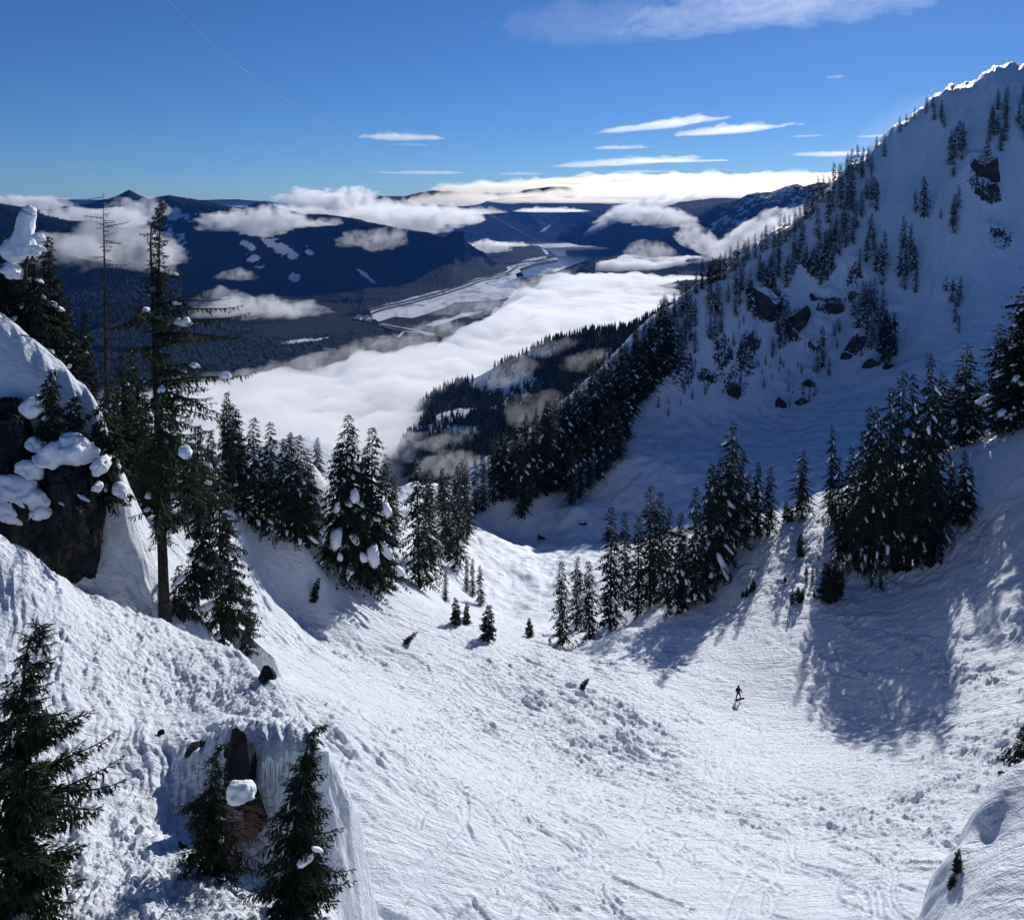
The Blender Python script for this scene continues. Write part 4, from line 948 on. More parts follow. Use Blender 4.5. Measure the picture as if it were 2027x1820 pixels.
def crag_mesh(W_, H_, D_, seed, blocky=.16, sub=5, lean=0.0, taper=0.0):
    V, F = ico(sub); rs = np.random.RandomState(seed)
    P = V.copy()
    # plane cuts for flat faces
    for _ in range(20):
        nrm = rs.randn(3); nrm[2] *= .8; nrm /= np.linalg.norm(nrm); d = rs.uniform(.48, .8); k = P @ nrm - d; P -= np.where(k > 0, k, 0)[:, None] * nrm
    q = P * 1.6 + seed
    n = fbm3(q[:, 0], q[:, 1], q[:, 2] * .7, 5, seed, .6); st = np.abs(fbm3(q[:, 0] * 2.2, q[:, 1] * 2.2, q[:, 2] * 1.2, 4, seed + 3, .55))
    P = P * (1 + blocky * n - blocky * 1.1 * st + .28)[:, None]
    P[:, 0] += lean * P[:, 2]; P[:, :2] *= (1 + taper * P[:, 2])[:, None]
    return P * np.array([W_ / 2, D_ / 2, H_ / 2]), F
G3 = 'crags on the shaded mountain face'
def crag(x0, x1, y0, y1, seed, label, lean=0.0):
    p = hit((x0 + x1) / 2, (y0 + y1) / 2)
    d = p.length; W_ = (x1 - x0) / FD * d * 1.0; H_ = (y1 - y0) / FD * d * 1.15
    V, F = crag_mesh(W_, H_, min(W_, H_) * .5, seed, lean=lean)
    o = mesh_np('crag', V, F, M['crag'], False); o.location = p + Vector((-p.x, -p.y, 0)).normalized() * .08 * W_; o.rotation_euler = (0.25, 0, -math.atan2(p.x, p.y)); tag(o, label, 'crag', G3)
crag(1488,1550,568,632, 1, 'largest dark crag on the shaded mountain, under the ridge trees')
crag(1552,1596,612,668, 2, 'slanted dark crag right below the largest one', .3)
crag(1630,1670,592,622, 3, 'wedge-shaped crag left of the hanging strip of trees')
crag(1674,1730,662,702, 4, 'broad dark crag at the foot of the hanging tree strip')
crag(1668,1688,696,716, 5, 'small rock directly below the broad dark crag')
crag(1474,1490,570,598, 6, 'narrow rock touching the left side of the largest crag')
crag(1443,1452,696,722, 7, 'thin upright rock on the left cliff band')
crag(1440,1468,762,800, 8, 'broken ledged rock at the lower left of the cliff band')
crag(1472,1496,712,732, 9, 'low snowy rock above the ledged rock')
crag(1538,1558,785,822, 10, 'lowest rock buttress of the cliff band, with ledges')
crag(1572,1600,784,810, 11, 'wide buttress right of the lowest buttress')
crag(1590,1616,750,774, 12, 'small block above the wide buttress')
crag(1602,1626,582,598, 13, 'rock between the slanted crag and the wedge-shaped crag')
crag(1922,1974,320,360, 14, 'lone dark crag high on the mountain, below the summit grove')
crag(1930,1950,374,388, 15, 'small block left below the lone high crag')
crag(1955,1976,366,380, 16, 'small flat rock right below the lone high crag')
crag(1748,1768,716,738, 17, 'dark rock at the foot of the tree clump on the mountain')
crag(1712,1748,704,732, 18, 'snow-capped rock between the broad crag and tree clump')
crag(1395,1414,740,762, 19, 'small dark rock at the far left foot of the cliff')
crag(1064,1082,1056,1072, 20, 'snow-covered boulder in the shaded bowl floor')
crag(1146,1160,1030,1042, 21, 'small boulder half buried higher on the shaded floor')
crag(1940,1958,385,398, 22, 'lowest of the blocks under the lone high crag')
# ---------------------------------------------------------------- foreground trees
def hero(parts, loc, label, name='conifer', rz=0., snow_parts=True, group=None, crown_mat='needles_near', wood='bark'):
    w, l, s, ax = parts
    e = empty(name, loc, rz); tag(e, label, 'tree', group)
    mesh_np('trunk', w[0], w[1], M[wood], True, e)
    if len(l[0]): mesh_np('crown', l[0], l[1], M[crown_mat], False, e)
    return e, ax
def snowcap(parent, c, d, L, W_, T, seed, sub=3):
    """one settled clump of snow as a part of its tree"""
    V, F = ico(sub); rs = np.random.RandomState(seed); q = V * 1.3 + seed
    w = np.clip(1 + .7 * fbm3(q[:, 0] * .8, q[:, 1] * .8, q[:, 2] * .8, 4, seed, .5), .25, 2)
    P = V * w[:, None]; P[:, 2] = np.where(P[:, 2] < 0, P[:, 2] * .5, P[:, 2])
    d = np.array(d, float); d /= np.linalg.norm(d); s_ = np.cross(d, (0, 0, 1.)); s_ /= np.linalg.norm(s_) + 1e-9; n = np.cross(s_, d)
    P = P[:, :1] * d * L / 2 + P[:, 1:2] * s_ * W_ / 2 + P[:, 2:] * n * T + np.array(c)
    return mesh_np('snow_clump', P, F, M['snow_load'], True, parent)
def clumps(e, blobs, n, seed, big=1.0):
    """spread n clumps of snow on the boughs (taken from the generator's own list)"""
    rs = np.random.RandomState(seed); idx = rs.permutation(len(blobs))[:n]
    for i in idx:
        c, d, L, W_, T = blobs[i]; snowcap(e, c - np.array([0, 0, T * .35]), d, L * big * .8, W_ * big * 1.15, T * big * 1.35, 1000 + seed * 50 + int(i))
BLOBS = []
_blob0 = blob
def blob(c, d, L, W_, T, rs, nu=9, nv=6):
    BLOBS.append((np.array(c), np.array(d), L, W_, T)); return _blob0(c, d, L, W_, T, rs, nu, nv)
def P3(px, py, Y): return at(px, py, Y)
def gp(px, yb): return hit(px, yb)
def hh(p, yt): return float(ratios(0, yt)[1]) * p.y - p.z
EAST = 0.0
# tall wind-torn tree
p = gp(327, 1228); H = hh(p, 362); BLOBS.clear()
pr = conifer(H, 3.9, 200, 11, droop=.30, bias=(EAST - .1, .35), asym=(EAST, .70), bare=.19, snow=.40, snow_size=.6, tl=.58, step=.15, trunk_r=.33, top_pow=.02, irregular=.75, up=.45, wmul=.22, sub=True, bend=(-.3, 0), lean_pow=1.0,
   lobes=([0, .2, .28, .40, .5, .56, .62, .69, .74, .79, .84, .92, 1], [.3, .35, .6, .7, .65, .85, .7, 1.0, .75, .4, .2, .13, .07]), hook=.9, hang=.8, dead=.10, hook_az=0)
tall, ax = hero(pr, p - Vector((0, 0, .4)), 'tallest tree, bare lower trunk and hooked tip, left of the bowl'); clumps(tall, BLOBS, 44, 1, .85)
for s_, f0, L in ((1, .80, .19), ):
    a = ax(.74); Hs = H * .24
    w2, l2, s2, _ = conifer(Hs, .55, 46, 77, droop=.3, snow=0, tl=.3, step=.12, trunk_r=.09, top_pow=.3, hook=.3, sub=True, bend=(.25, 0))
    off = a + np.array([.18, -.1, 0]); mesh_np('second_leader', np.concatenate([w2[0], l2[0]]) + off + np.array([.25, 0, 0]), np.concatenate([w2[1], l2[1] + len(w2[0])]), M['needles'], False, tall)
# thin dead snag behind it
p = P3(209, 850, 56); p.z = ground(p.x, p.y) if ground(p.x, p.y) < p.z else p.z; H = hh(p, 380); BLOBS.clear()
pr = conifer(H, 1.25, 130, 12, droop=.15, bare=.25, snow=.05, tl=.28, step=.16, trunk_r=.24, top_pow=.35, irregular=.9, up=.1, dead=.35, bend=(.35, 0), lean_pow=1.0, wmul=.2, bias=(0, .55))
e, ax = hero(pr, p, 'thin dead snag with short broken twigs, left of the tallest tree')
# bottom-left corner tree, tip bent to the right
p = P3(18, 1850, 18.6); H = hh(p, 1208); BLOBS.clear()
pr = conifer(H, 1.75, 140, 13, droop=.10, bias=(EAST, .45), bare=.02, snow=0, tl=.42, step=.075, trunk_r=.13, top_pow=.62, irregular=.45, up=.12, hook=.35, bend=(.85, 0), lean_pow=1.5, wmul=.24, sub=True, hang=.55,
   lobes=([0, .12, .2, .35, .45, .55, .7, .85, 1], [.75, .75, .6, .95, 1.35, 1.0, .75, .55, .6]))
corner, ax = hero(pr, p, 'dark conifer with a bent tip in the lower left corner')
# small leaning tree above the icy cliff, with bare brown boughs
p = gp(408, 1725) or P3(408, 1725, 21); H = hh(p, 1446); BLOBS.clear()
pr = conifer(H, 1.1, 95, 14, droop=.28, bias=(EAST - .4, .5), bare=.06, snow=.10, tl=.30, step=.06, trunk_r=.07, top_pow=.55, irregular=.5, up=.1, hook=.22, bend=(.38, 0), lean_pow=1.6, wmul=.24, sub=True, lobes=([0, .3, .55, .7, .85, 1], [1.0, 1.1, .9, .45, .22, .2]))
small, ax = hero(pr, p - Vector((0, 0, .2)), 'small leaning conifer with a bare tip and a white snow ball'); clumps(small, BLOBS, 6, 3, 1.2)
sc = P3(478, 1574, 21.2); sc_ = sc - p + Vector((0, 0, .2)); snowcap(small, sc_, (1, 0, .1), .78, .6, .34, 61, 4)
BG = Bag(); rs = np.random.RandomState(3)
a = np.array(ax(.22)); tip = np.array(sc_)
v, f = tube([a, a * .6 + tip * .4 + np.array([0, 0, -.15]), tip], [.035, .025, .012], 5); BG.add(v, f)
for i in range(60):
    s0 = a + (tip - a) * rs.rand() * .9; end = s0 + np.array([.5 + .9 * rs.rand(), .3 * rs.randn(), -.55 * rs.rand() - .1]); mid = (s0 + end) / 2 + np.array([0, 0, .12]); v, f = tube([s0, mid, end], [.012, .009, .004], 4); BG.add(v, f)
    for _ in range(5):
        q = mid + (end - mid) * rs.rand(); e2 = q + np.array([.18 * rs.rand() + .05, .12 * rs.randn(), -.16 * rs.rand() + .02]); v, f = tube([q, e2], [.006, .003], 3); BG.add(v, f)
mesh_np('bare_boughs', *BG.get(), M['twig'], True, small)
# dense tree at the bottom, left of centre
p = P3(572, 1835, 20.0); H = hh(p, 1416); BLOBS.clear()
pr = conifer(H, 1.15, 140, 15, droop=.22, bias=(EAST - .1, .5), bare=.03, snow=.02, tl=.34, step=.062, trunk_r=.12, top_pow=.55, irregular=.42, up=.05, hook=.35, bend=(.72, 0), lean_pow=1.7, wmul=.24, sub=True, hang=.7, lobes=([0, .15, .4, .7, .8, .9, 1], [1.1, 1.05, .85, .7, .6, .25, .2]))
dense, ax = hero(pr, p, 'dense dark conifer with curled top standing before the icicles'); snowcap(dense, P3(606, 1702, 19.4) - p, (.8, 0, .5), .46, .3, .12, 63, 4)
snowcap(dense, P3(628, 1680, 19.3) - p, (.8, 0, -.3), .3, .16, .05, 64, 3)
v, f = tube([(-.35, -.1, -.6), (-.3, -.1, .15), (-.05, 0, .55), (.05, 0, .9)], [.16, .15, .13, .09], 9); mesh_np('crooked_stem', v, f, M['bark'], True, dense)

# left-hand group on and behind the outcrop
def near_tree(px, yb, yt, Y, seed, label, R=.16, snow=.5, nclump=10, ground_=False, **k):
    p = gp(px, yb) if ground_ else P3(px, yb, Y)
    if p is None: p = P3(px, yb, Y)
    H = hh(p, yt); BLOBS.clear(); o = dict(droop=.5, tl=.62, step=.13, irregular=.4, wmul=.26, sub=True, trunk_r=H * .013, hook=.2, hang=.7); o.update(k)
    pr = conifer(H, H * R, int(9 * H ** .9) + 25, seed, snow=snow, **o)
    e, _ = hero(pr, p - Vector((0, 0, .25)), label, crown_mat='needles'); clumps(e, BLOBS, nclump, seed, 1.3); return e
near_tree(2, 720, 452, 53, 21, 'dense conifer cut by the left edge of the photo, above the snowy outcrop', .2, .3, 6)
T2 = near_tree(66, 780, 462, 54, 22, 'broad conifer carrying a tall pillar of plastered snow', .22, .7, 16)
near_tree(104, 770, 452, 56, 23, 'conifer with pointed crown right of the snow pillar', .15, .3, 4)
near_tree(134, 760, 580, 58, 24, 'short twin-topped conifer right of the snow pillar tree', .2, .4, 8)
near_tree(150, 850, 640, 55, 25, 'dense conifer behind the outcrop left of the snag', .22, .5, 10)
near_tree(174, 860, 604, 60, 26, 'slim conifer with snow puffs just left of the snag', .12, .8, 14)
near_tree(100, 905, 715, 46.8, 27, 'small dark conifer growing over the snow dome of the outcrop', .22, .25, 5, bend=(.3, 0))
near_tree(212, 990, 770, 47.5, 28, 'wide dark conifer hanging off the right end of the outcrop', .27, .45, 12, droop=.6)
near_tree(150, 925, 770, 47, 29, 'bushy conifer on the middle of the outcrop', .3, .8, 12, droop=.6)
near_tree(288, 1035, 735, 62, 30, 'dark conifer with bare lower trunk just left of the tallest tree', .17, .5, 12, bare=.2)
near_tree(246, 905, 690, 68, 31, 'snowy conifer right of the snag, upper of the pair', .17, .9, 12)
near_tree(266, 900, 668, 72, 32, 'narrow conifer between the snag and the tallest tree', .13, .6, 8)
near_tree(232, 960, 780, 64, 33, 'snow-loaded conifer low between snag and tallest tree', .2, .9, 12)
near_tree(346, 960, 800, 78, 34, 'conifer partly hidden right behind the tallest trunk', .2, .8, 8)
near_tree(395, 1040, 830, 70, 35, 'bushy conifer right behind the tallest tree', .22, .6, 10)
near_tree(440, 1268, 905, 42.5, 36, 'leaning dark conifer at the spur edge right of the tallest tree', .17, .35, 10, ground_=True, bare=.05, bias=(0, .3))
near_tree(486, 1290, 1145, 38.5, 37, 'small curved conifer on the very lip of the spur', .2, .0, 0, ground_=True, bend=(.25, 0), hook=.3, bias=(0, .5), tl=.35, step=.08)
near_tree(376, 1224, 1122, 41.5, 38, 'stunted conifer at the foot of the tallest tree, right one', .27, .2, 3, ground_=True, tl=.35, step=.09)
near_tree(355, 1222, 1105, 42, 39, 'stunted conifer at the foot of the tallest tree, left one', .22, .1, 2, ground_=True, tl=.35, step=.09)
near_tree(452, 960, 765, 88, 40, 'two-tiered conifer standing before the fog sea', .14, .3, 4)
near_tree(470, 970, 800, 90, 41, 'conifer with drooping side boughs before the fog sea', .16, .4, 6)
near_tree(222, 1000, 740, 58, 42, 'conifer with a forked shadowed crown directly below the snag', .2, .6, 10)
near_tree(258, 985, 745, 60, 43, 'medium conifer leaning between snag and tallest tree', .19, .8, 12)
near_tree(300, 1010, 830, 55, 44, 'low conifer touching the left side of the tallest trunk', .25, .8, 10)
near_tree(118, 800, 540, 57, 45, 'tall dark conifer behind the snow dome', .16, .4, 6)
near_tree(36, 760, 500, 56, 46, 'dark conifer under the snow pillar', .2, .4, 8)
near_tree(375, 1010, 850, 66, 47, 'snowy conifer in the gap right of the tallest trunk', .22, .9, 12)
near_tree(420, 1000, 840, 82, 48, 'narrow conifer right of the tallest tree before the fog', .14, .5, 6)
near_tree(400, 1175, 985, 46, 49, 'dark leaning conifer just right of the tallest trunk', .24, .7, 10, ground_=False, bare=.1)
# snow pillar: a bent, plastered dead top
q0 = P3(50, 520, 53); pts = [P3(47, 505, 53), P3(46, 470, 53), P3(50, 440, 53), P3(58, 418, 53), P3(66, 408, 53)]
V, F = tube([tuple(a) for a in pts], [.75, .62, .48, .36, .22], 28)
pts2 = np.array([tuple(a) for a in pts]); tt = np.linspace(0, 1, 40); cc = np.stack([np.interp(tt, np.linspace(0, 1, 5), pts2[:, k]) for k in range(3)], 1)
for _ in range(8): cc[1:-1] = (cc[:-2] + 2 * cc[1:-1] + cc[2:]) / 4
rad = np.interp(tt, [0, .25, .55, .8, .93, 1], [.8, .68, .5, .42, .32, .03]); V, F = tube(cc, rad, 36)
n_ = fbm3(V[:, 0] * 1.2, V[:, 1] * 1.2, V[:, 2] * 1.0, 4, 4, .55); ctr = np.repeat(cc, 36, 0); V = ctr + (V - ctr) * (1 + .5 * n_)[:, None]
pil = empty('snow_plastered_snag', pts[0] - Vector((0, 0, 2.2))); tag(pil, 'tall pillar of wind-plastered snow leaning at the upper left', 'snag')
loc0 = np.array(tuple(pil.location))
mesh_np('snow_coat', V - loc0, F, M['snow_load'], True, pil)
v, f = tube([(0, 0, 0), (.1, 0, 1.5), tuple(np.array(tuple(pts[2])) - loc0 + (.45, -.1, 0))], [.14, .12, .05], 7); mesh_np('trunk', v, f, M['bark'], True, pil)
for i, (x, y) in enumerate(((66, 500), (76, 470), (74, 492))): snowcap(pil, np.array(tuple(P3(x, y, 52.8))) - loc0, (1, 0, -.3), .9, .7, .32, 80 + i, 4)
# rounded snow mushroom further left
for i, (x, y, w_, h_, lab) in enumerate(((24, 498, 2.0, 1.1, 'round snow cap on a tree left of the pillar'),)):
    pass
T3 = snowcap(T2, np.array(tuple(P3(26, 500, 53))) - np.array(tuple(T2.location)), (1, 0, -.4), 1.9, 1.5, 1.0, 90, 4); snowcap(T2, np.array(tuple(P3(22, 540, 53))) - np.array(tuple(T2.location)), (1, 0, -.5), 1.6, 1.3, .6, 91, 4)

# ---------------------------------------------------------------- rock outcrop at left with its snow
def outcrop(px, py, Y, wpx, hpx, dep, seed, label, clump_list, over=.3, name='rock_outcrop'):
    c = P3(px, py, Y); d = c.length; V, F = ico(6); rs = np.random.RandomState(seed); P = V.copy()
    for _ in range(34):
        nrm = rs.randn(3); nrm[2] *= .6; nrm /= np.linalg.norm(nrm); dd = rs.uniform(.62, .95); k = P @ nrm - dd; P -= np.where(k > 0, k, 0)[:, None] * nrm
    q = P * 1.7 + seed; n = fbm3(q[:, 0], q[:, 1], q[:, 2] * .8, 6, seed, .6); st = np.abs(fbm3(q[:, 0] * 2.6, q[:, 1] * 2.6, q[:, 2] * 1.1, 5, seed + 5, .62)); cr = np.abs(fbm3(q[:, 0] * 6, q[:, 1] * 6, q[:, 2] * 2, 3, seed + 7))
    P = P * (1.08 + .30 * n - .40 * st - .10 * cr)[:, None]; P[:, 0] *= np.where(P[:, 2] < 0, 1 + over * P[:, 2], 1.0)
    W_, H_ = wpx / FD * d / 2, hpx / FD * d / 2; P = P * np.array([W_, dep, H_])
    o = empty(name, (c.x, c.y, c.z - H_)); tag(o, label, 'rock'); P[:, 2] += H_; mesh_np('rock', P, F, M['rock_near'], True, o)
    for i, (x, y, yy, L, W2, T) in enumerate(clump_list): snowcap(o, np.array(tuple(P3(x, y, yy))) - np.array(tuple(o.location)), (1, 0, -.6), L, W2, T, seed * 10 + i, 4)
outcrop(128, 1030, 46.5, 185, 250, 2.6, 5, 'overhanging dark rock outcrop with a tan streak beneath the snow dome', [(150, 895, 46, 2.2, 2.0, 1.0), (105, 905, 45.6, 1.8, 2.0, .8), (198, 925, 45.9, .9, 1.4, .8), (192, 965, 45.4, .5, .8, .4), (60, 930, 45.2, 1.6, 1.6, .6), (165, 985, 44.6, .7, .3, .07), (122, 996, 44.6, .4, .25, .06)])
outcrop(10, 880, 47.2, 110, 170, 1.6, 6, 'dark rock at the left edge under the snow dome', [(62, 810, 46.6, 1.2, 1.2, .8), (70, 885, 46.2, 1.2, 1.0, .5)], .1)
outcrop(40, 1020, 45.0, 120, 130, 1.6, 7, 'icy broken rock in the corner below the left edge rock', [(30, 970, 44.6, 2.4, 1.8, .9), (60, 990, 44.4, 1.8, 1.3, .8), (20, 1015, 44.2, 2.0, 1.6, .8), (78, 1015, 44.2, 1.0, 1.1, .5)], .1)
# ---------------------------------------------------------------- small cliff with icicles under the spur
def rock_at(px, py, Y, wpx, hpx, seed, label, mt='rock_near', name='rock', push=.0):
    p = hit(px, py) or P3(px, py, Y); d = p.length; W_ = wpx / FD * d; H_ = hpx / FD * d
    V, F = crag_mesh(W_, H_, min(W_, H_) * .9, seed); o = mesh_np(name, V, F, M[mt], True); o.location = p; o.rotation_euler = (0, 0, -math.atan2(p.x, p.y)); tag(o, label, 'rock'); return o
rock_at(476, 1545, 25, 62, 150, 31, 'dark wet cliff rock hung with ice under the near spur')
rock_at(505, 1620, 24.6, 46, 110, 32, 'brown rock face below the ice, right of the small leaning conifer')
rock_at(456, 1488, 25.6, 26, 26, 33, 'round boulder in the snow lip at the cliff top')
rock_at(530, 1345, 33, 34, 44, 38, 'dark rock under the outer lip of the near spur')
rock_at(386, 1481, 26, 34, 24, 34, 'boulder poking from the snow left of the cliff')
rock_at(320, 1451, 27, 13, 11, 35, 'leftmost tiny rock of the line in the snow')
rock_at(352, 1458, 27, 16, 10, 36, 'middle of the tiny rocks in the snow line')
rock_at(366, 1466, 27, 9, 10, 37, 'right of the tiny rocks in the snow line')
M['ice'] = mat('ice', (.62, .72, .78), .18, .5); t = NT(M['ice']); t.b.inputs['Transmission Weight'].default_value = .35; t.b.inputs['IOR'].default_value = 1.31; t.link(t.bump(t.noise(t.mapping(t.coord(), (6, 6, .7)), 1.0, 4), .08, .8), t.b.inputs['Normal'])
def icicles(px0, px1, py0, py1, Y, n, seed, label):
    rs = np.random.RandomState(seed); c = P3((px0 + px1) / 2, py0, Y); o = empty('icicle_curtain', c); tag(o, label, 'icicles'); 
    for i in range(n):
        x = px0 + (px1 - px0) * (i + rs.rand() * .8) / n; a = P3(x, py0 + rs.uniform(-8, 6), Y + rs.uniform(-.12, .25)) - c; L = (py1 - py0) / FD * Y * rs.uniform(.35, 1.0); r = rs.uniform(.02, .05)
        s = np.linspace(0, 1, 9); V, F = tube(np.stack([a.x + .01 * rs.randn(9).cumsum() * .5, a.y + 0 * s, a.z - L * s], 1), r * (1 - s) ** .7 * (1 + .2 * rs.randn(9)) + .003, 6); mesh_np('icicle', V, F, M['ice'], True, o)
icicles(520, 560, 1505, 1640, 24.9, 16, 1, 'grey ice curtain on the cliff beside the dark rock')
icicles(566, 652, 1492, 1606, 24.3, 30, 2, 'row of long icicles behind the dense dark conifer')
icicles(478, 500, 1655, 1700, 24.2, 9, 3, 'pale short icicles below the brown rock face')
V, F = crag_mesh(1.5, 3.0, .8, 44, .25); o = mesh_np('frozen_fall', V, F, M['ice'], True); o.location = P3(550, 1590, 25.1); tag(o, 'frozen waterfall with a greenish tint between rock and icicles', 'ice')

# ---------------------------------------------------------------- half-buried sprigs and edge trees
def sprig(px, yb, h, tx, ty, label, k=0):
    p = gp(px, yb)
    if p is None: print('no sprig', px, yb); return
    s_ = h / FD * p.length / 3.5 * 1.1; plant(KP[k], p - Vector((0, 0, .1)), s_, .5 * k, label, tiltv=(tx, ty), name='sapling')
sprig(800, 1272, 30, .3, .8, 'bent sapling poking from the snow below the left spur clump', 1)
sprig(619, 1192, 42, 0, .35, 'curved sapling in the tree shadow on the left spur', 2)
sprig(1150, 1362, 26, .2, .5, 'bent sapling tip in the open slope left of the rider', 0)
sprig(525, 1342, 20, .2, -.3, 'sprig hanging on the outer lip of the near spur', 1)
sprig(372, 1680, 24, .2, -.5, 'twig poking from the snow left of the small leaning conifer', 0)
sprig(1894, 1722, 34, 0, .1, 'dark sprig on the rim of the lower right snow bank', 1)
sprig(1880, 1755, 26, .2, .2, 'lowest dark sprig on the rim of the lower right snow bank', 2)
sprig(640, 1478, 22, .1, -.4, 'sprig at the top of the icy cliff', 0)
near_tree(2036, 1545, 1405, 27.5, 61, 'cut-off conifer at the right edge above the snow bank', .35, .6, 4, tl=.4, step=.09)
# ---------------------------------------------------------------- rider, cable, lift, distant tree cover
def skin_body(name, verts, edges, radii, mt, parent, sub=2):
    me = bpy.data.meshes.new(name); me.from_pydata(verts, edges, []); o = bpy.data.objects.new(name, me); COL.objects.link(o); o.parent = parent
    m = o.modifiers.new('skin', 'SKIN'); 
    for i, r in enumerate(radii): me.skin_vertices[0].data[i].radius = (r, r) if not isinstance(r, tuple) else r
    me.skin_vertices[0].data[0].use_root = True
    s = o.modifiers.new('sub', 'SUBSURF'); s.levels = s.render_levels = sub; me.materials.append(mt); return o
M['jacket'] = mat('black_jacket', (.012, .012, .016), .8, .2); M['pants'] = mat('dark_pants', (.03, .03, .045), .8, .2); M['board'] = mat('black_board', (.015, .015, .02), .4, .4)
M['skin'] = mat('skin', (.45, .27, .2), .6, .3); M['steel'] = mat('steel', (.12, .12, .13), .5, .5)
g = hit(1461.5, 1384.5); per = empty('person', g, math.radians(-10)); per.scale = (1.0,) * 3; tag(per, 'person in a black jacket riding a snowboard down the open bowl', 'person')
# joints: pelvis, spine, chest, neck, head; legs; arms  (x right, y away, z up)
body_v = [(0, 0, .86), (-.02, .03, 1.05), (-.03, .07, 1.28), (-.01, .09, 1.46), (.02, .12, 1.60), (.02, .13, 1.70),
  (-.13, 0, .80), (-.20, .10, .46), (-.24, -.02, .10), (.13, 0, .80), (.22, .10, .48), (.28, .02, .14),
  (-.20, .05, 1.38), (-.30, -.02, 1.12), (-.26, .10, .92), (.18, .06, 1.38), (.34, .02, 1.14), (.46, .05, .94)]
body_e = [(0,1),(1,2),(2,3),(3,4),(4,5),(0,6),(6,7),(7,8),(0,9),(9,10),(10,11),(2,12),(12,13),(13,14),(2,15),(15,16),(16,17)]
skin_body('body', body_v, body_e, [.15,.15,.17,.06,.10,.09,.10,.085,.06,.10,.085,.06,.085,.055,.04,.085,.055,.04], M['pants'], per)
jv = [body_v[i] for i in (0, 1, 2, 12, 13, 14, 15, 16, 17)] + [(-.01, .08, 1.42)]
skin_body('jacket', jv, [(0,1),(1,2),(2,3),(3,4),(4,5),(2,6),(6,7),(7,8),(2,9)], [.19,.19,.20,.10,.075,.06,.10,.075,.06,.09], M['jacket'], per)
V, F = ico(3); mesh_np('helmet', V * np.array([.125, .14, .125]) + np.array([.02, .12, 1.68]), F, M['jacket'], True, per)
s = np.linspace(-1, 1, 17); hw = .14 * np.sqrt(np.clip(1 - s ** 8, 0, 1)) * (1 - .12 * (1 - s ** 2)) + .004; zz = .06 + .14 * np.clip(np.abs(s) - .8, 0, 1) ** 1.5 * 6
bv = np.stack([np.stack([s * .8, -hw, zz], 1), np.stack([s * .8, hw, zz], 1), np.stack([s * .8, hw, zz + .03], 1), np.stack([s * .8, -hw, zz + .03], 1)], 1).reshape(-1, 3)
bf = [[4 * i + a, 4 * i + b, 4 * i + 4 + b, 4 * i + 4 + a] for i in range(16) for a, b in ((0, 1), (1, 2), (2, 3), (3, 0))] + [[0, 1, 2, 3], [67, 66, 65, 64]]
bd = mesh_np('snowboard', bv, bf, M['board'], False, per); bd.rotation_euler = (.25, -.22, math.radians(12))
for x in (-.24, .28): mesh_np('boot', V * np.array([.09, .15, .10]) + np.array([x, 0, .14]), F, M['jacket'], True, per)
# cable across the sky down to the valley
cv = bpy.data.curves.new('cable', 'CURVE'); cv.dimensions = '3D'; cv.bevel_depth = .02; sp = cv.splines.new('POLY')
K_ = [(300,-30,34),(420,92,52),(560,195,85),(700,285,150),(830,345,240),(960,420,300),(1196,548,360),(1290,607,392)]
C_ = np.array([tuple(at(*k)) for k in K_]); tt = np.linspace(0, 1, 80); dk = np.linspace(0, 1, len(K_)); C_ = np.stack([np.interp(tt, dk, C_[:, k]) for k in range(3)], 1)
for _ in range(30): C_[1:-1] = (C_[:-2] + 2 * C_[1:-1] + C_[2:]) / 4
v, f = tube(C_, np.linspace(.013, .028, 80), 6); tag(mesh_np('steel_cable', v, f, M['steel'], True), 'thin steel cable running across the sky into the valley', 'cable')
# chairlift towers on the snowy knoll above the fog
def grid_pick(px, py, G=MG):
    X, Y = to_px(G[..., 0], G[..., 1], G[..., 2]); d = (X - px) ** 2 + (Y - py) ** 2; near = d < 60 
    if near.any(): d = np.where(near, G[..., 1] * 1e-3 + d * .02, 1e9)
    i = np.unravel_index(np.argmin(d), d.shape); return Vector(G[i].tolist())
def tower(px, yb, h, label):
    p = grid_pick(px, yb); e = empty('lift_tower', p, .6); tag(e, label, 'lift tower', 'chairlift towers on the snowy knoll')
    v, f = tube([(0, 0, -1), (0, 0, h)], [.45, .32], 8); mesh_np('mast', v, f, M['steel'], True, e)
    v, f = tube([(-3, 0, h - .3), (3, 0, h - .3)], [.22, .22], 6); mesh_np('crossarm', v, f, M['steel'], True, e)
    for s_ in (-1, 1): v, f = tube([(s_ * 2.9, -1.4, h - .6), (s_ * 2.9, 1.4, h - .6)], [.2, .2], 6); mesh_np('sheave_assembly', v, f, M['steel'], True, e)
for i, (x, y, h) in enumerate(((858, 853, 15), (876, 836, 12), (892, 830, 12), (917, 826, 12), (925, 824, 12), (948, 818, 11))):
    tower(x, y, h, f'grey lift tower on the knoll above the fog, {ORD[i]} from the left')
hp = grid_pick(942, 815); hut = empty('lift_hut', hp, .4); tag(hut, 'small dark hut at the top of the chairlift knoll', 'hut')
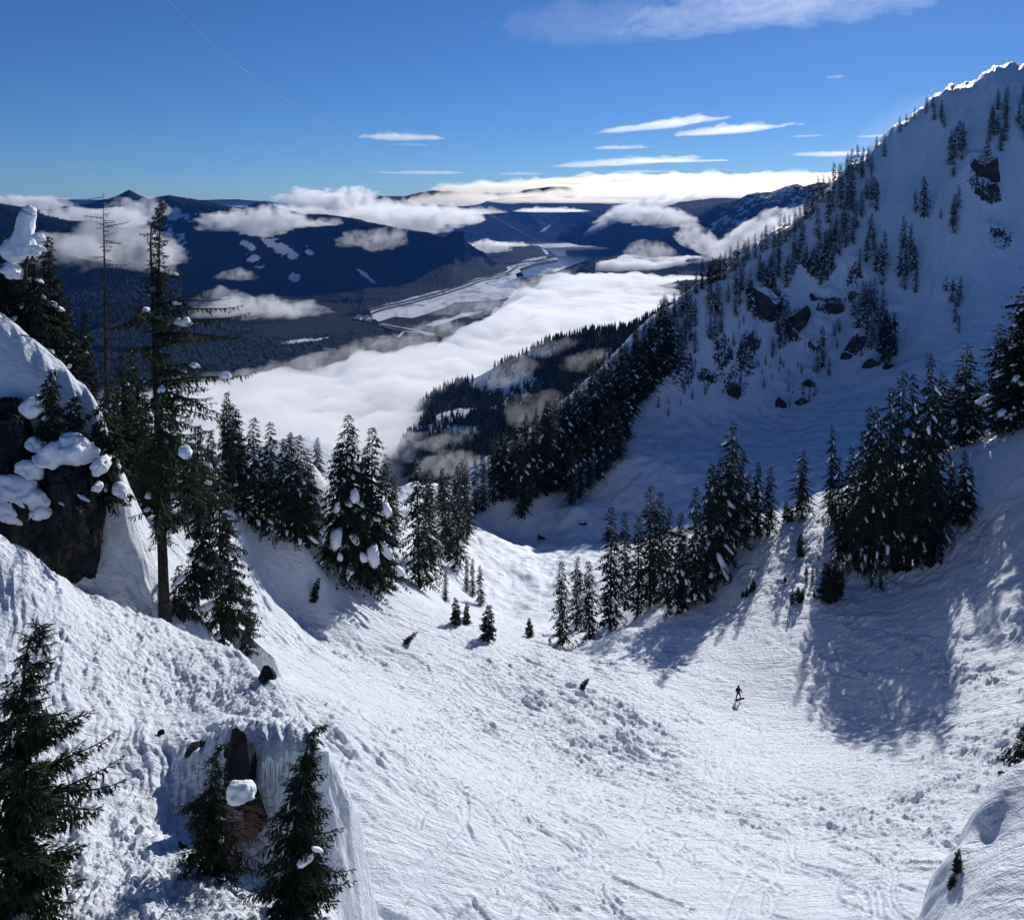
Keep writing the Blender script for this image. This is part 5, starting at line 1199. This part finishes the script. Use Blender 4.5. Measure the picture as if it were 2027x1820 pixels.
def boxv(a, b): return [(x, y, z) for z in (a[2], b[2]) for x, y in ((a[0], a[1]), (b[0], a[1]), (b[0], b[1]), (a[0], b[1]))], [[3,2,1,0],[4,5,6,7],[0,1,5,4],[1,2,6,5],[2,3,7,6],[3,0,4,7]]
M['wood'] = mat('dark_wood', (.05, .04, .03), .9, .1)
v, f = boxv((-5, -4, -1), (5, 4, 4)); mesh_np('wall', v, f, M['wood'], False, hut)
mesh_np('roof', [(-5.6, -4.8, 3.9), (5.6, -4.8, 3.9), (5.6, 4.8, 3.9), (-5.6, 4.8, 3.9), (-5.6, 0, 6.8), (5.6, 0, 6.8)], [[0,1,5,4],[2,3,4,5],[0,4,3],[1,2,5],[3,2,1,0]], M['snow_load'], False, hut)
# far-off tree cover that reads as one mass
def canopy(name, G, snow, n, h0, h1, seed, mt='needles', jag=6):
    r = np.random.RandomState(seed); m, k = G.shape[:2]; VV, FF = [], []; n0 = 0; cnt = 0; a = np.linspace(0, 2 * math.pi, jag, endpoint=False)
    while cnt < n:
        i, j = r.randint(1, m - 1), r.randint(1, k - 1)
        if r.rand() > min(1, (G[i, j, 1] / 900) ** -1.2 * 1.5): continue
        if snow[i, j] > .35 and r.rand() > .06: continue
        p = G[i, j] + (G[i + 1, j] - G[i, j]) * r.rand() + (G[i, j + 1] - G[i, j]) * r.rand(); h = r.uniform(h0, h1); cnt += 1
        for z0, z1, rr in ((.02, .55, .17), (.3, .8, .125), (.55, 1.0, .08)):
            ring = np.stack([np.cos(a) * rr * h * r.uniform(.7, 1.25, jag), np.sin(a) * rr * h * r.uniform(.7, 1.25, jag), np.full(jag, z0 * h) + r.randn(jag) * .03 * h], 1)
            VV.append(np.concatenate([ring, [[0, 0, z1 * h]]]) + p); FF += [[n0 + q, n0 + (q + 1) % jag, n0 + jag] for q in range(jag)]; n0 += jag + 1
    o = mesh_np(name, np.concatenate(VV), np.array(FF), M[mt], False); tag(o, kind='stuff'); return o
sn = np.zeros(len(MID.data.vertices), np.float32); MID.data.attributes['snow'].data.foreach_get('value', sn)
canopy('ridge_forest', MG, sn.reshape(MG.shape[:2]), 6500, 11, 21, 4)
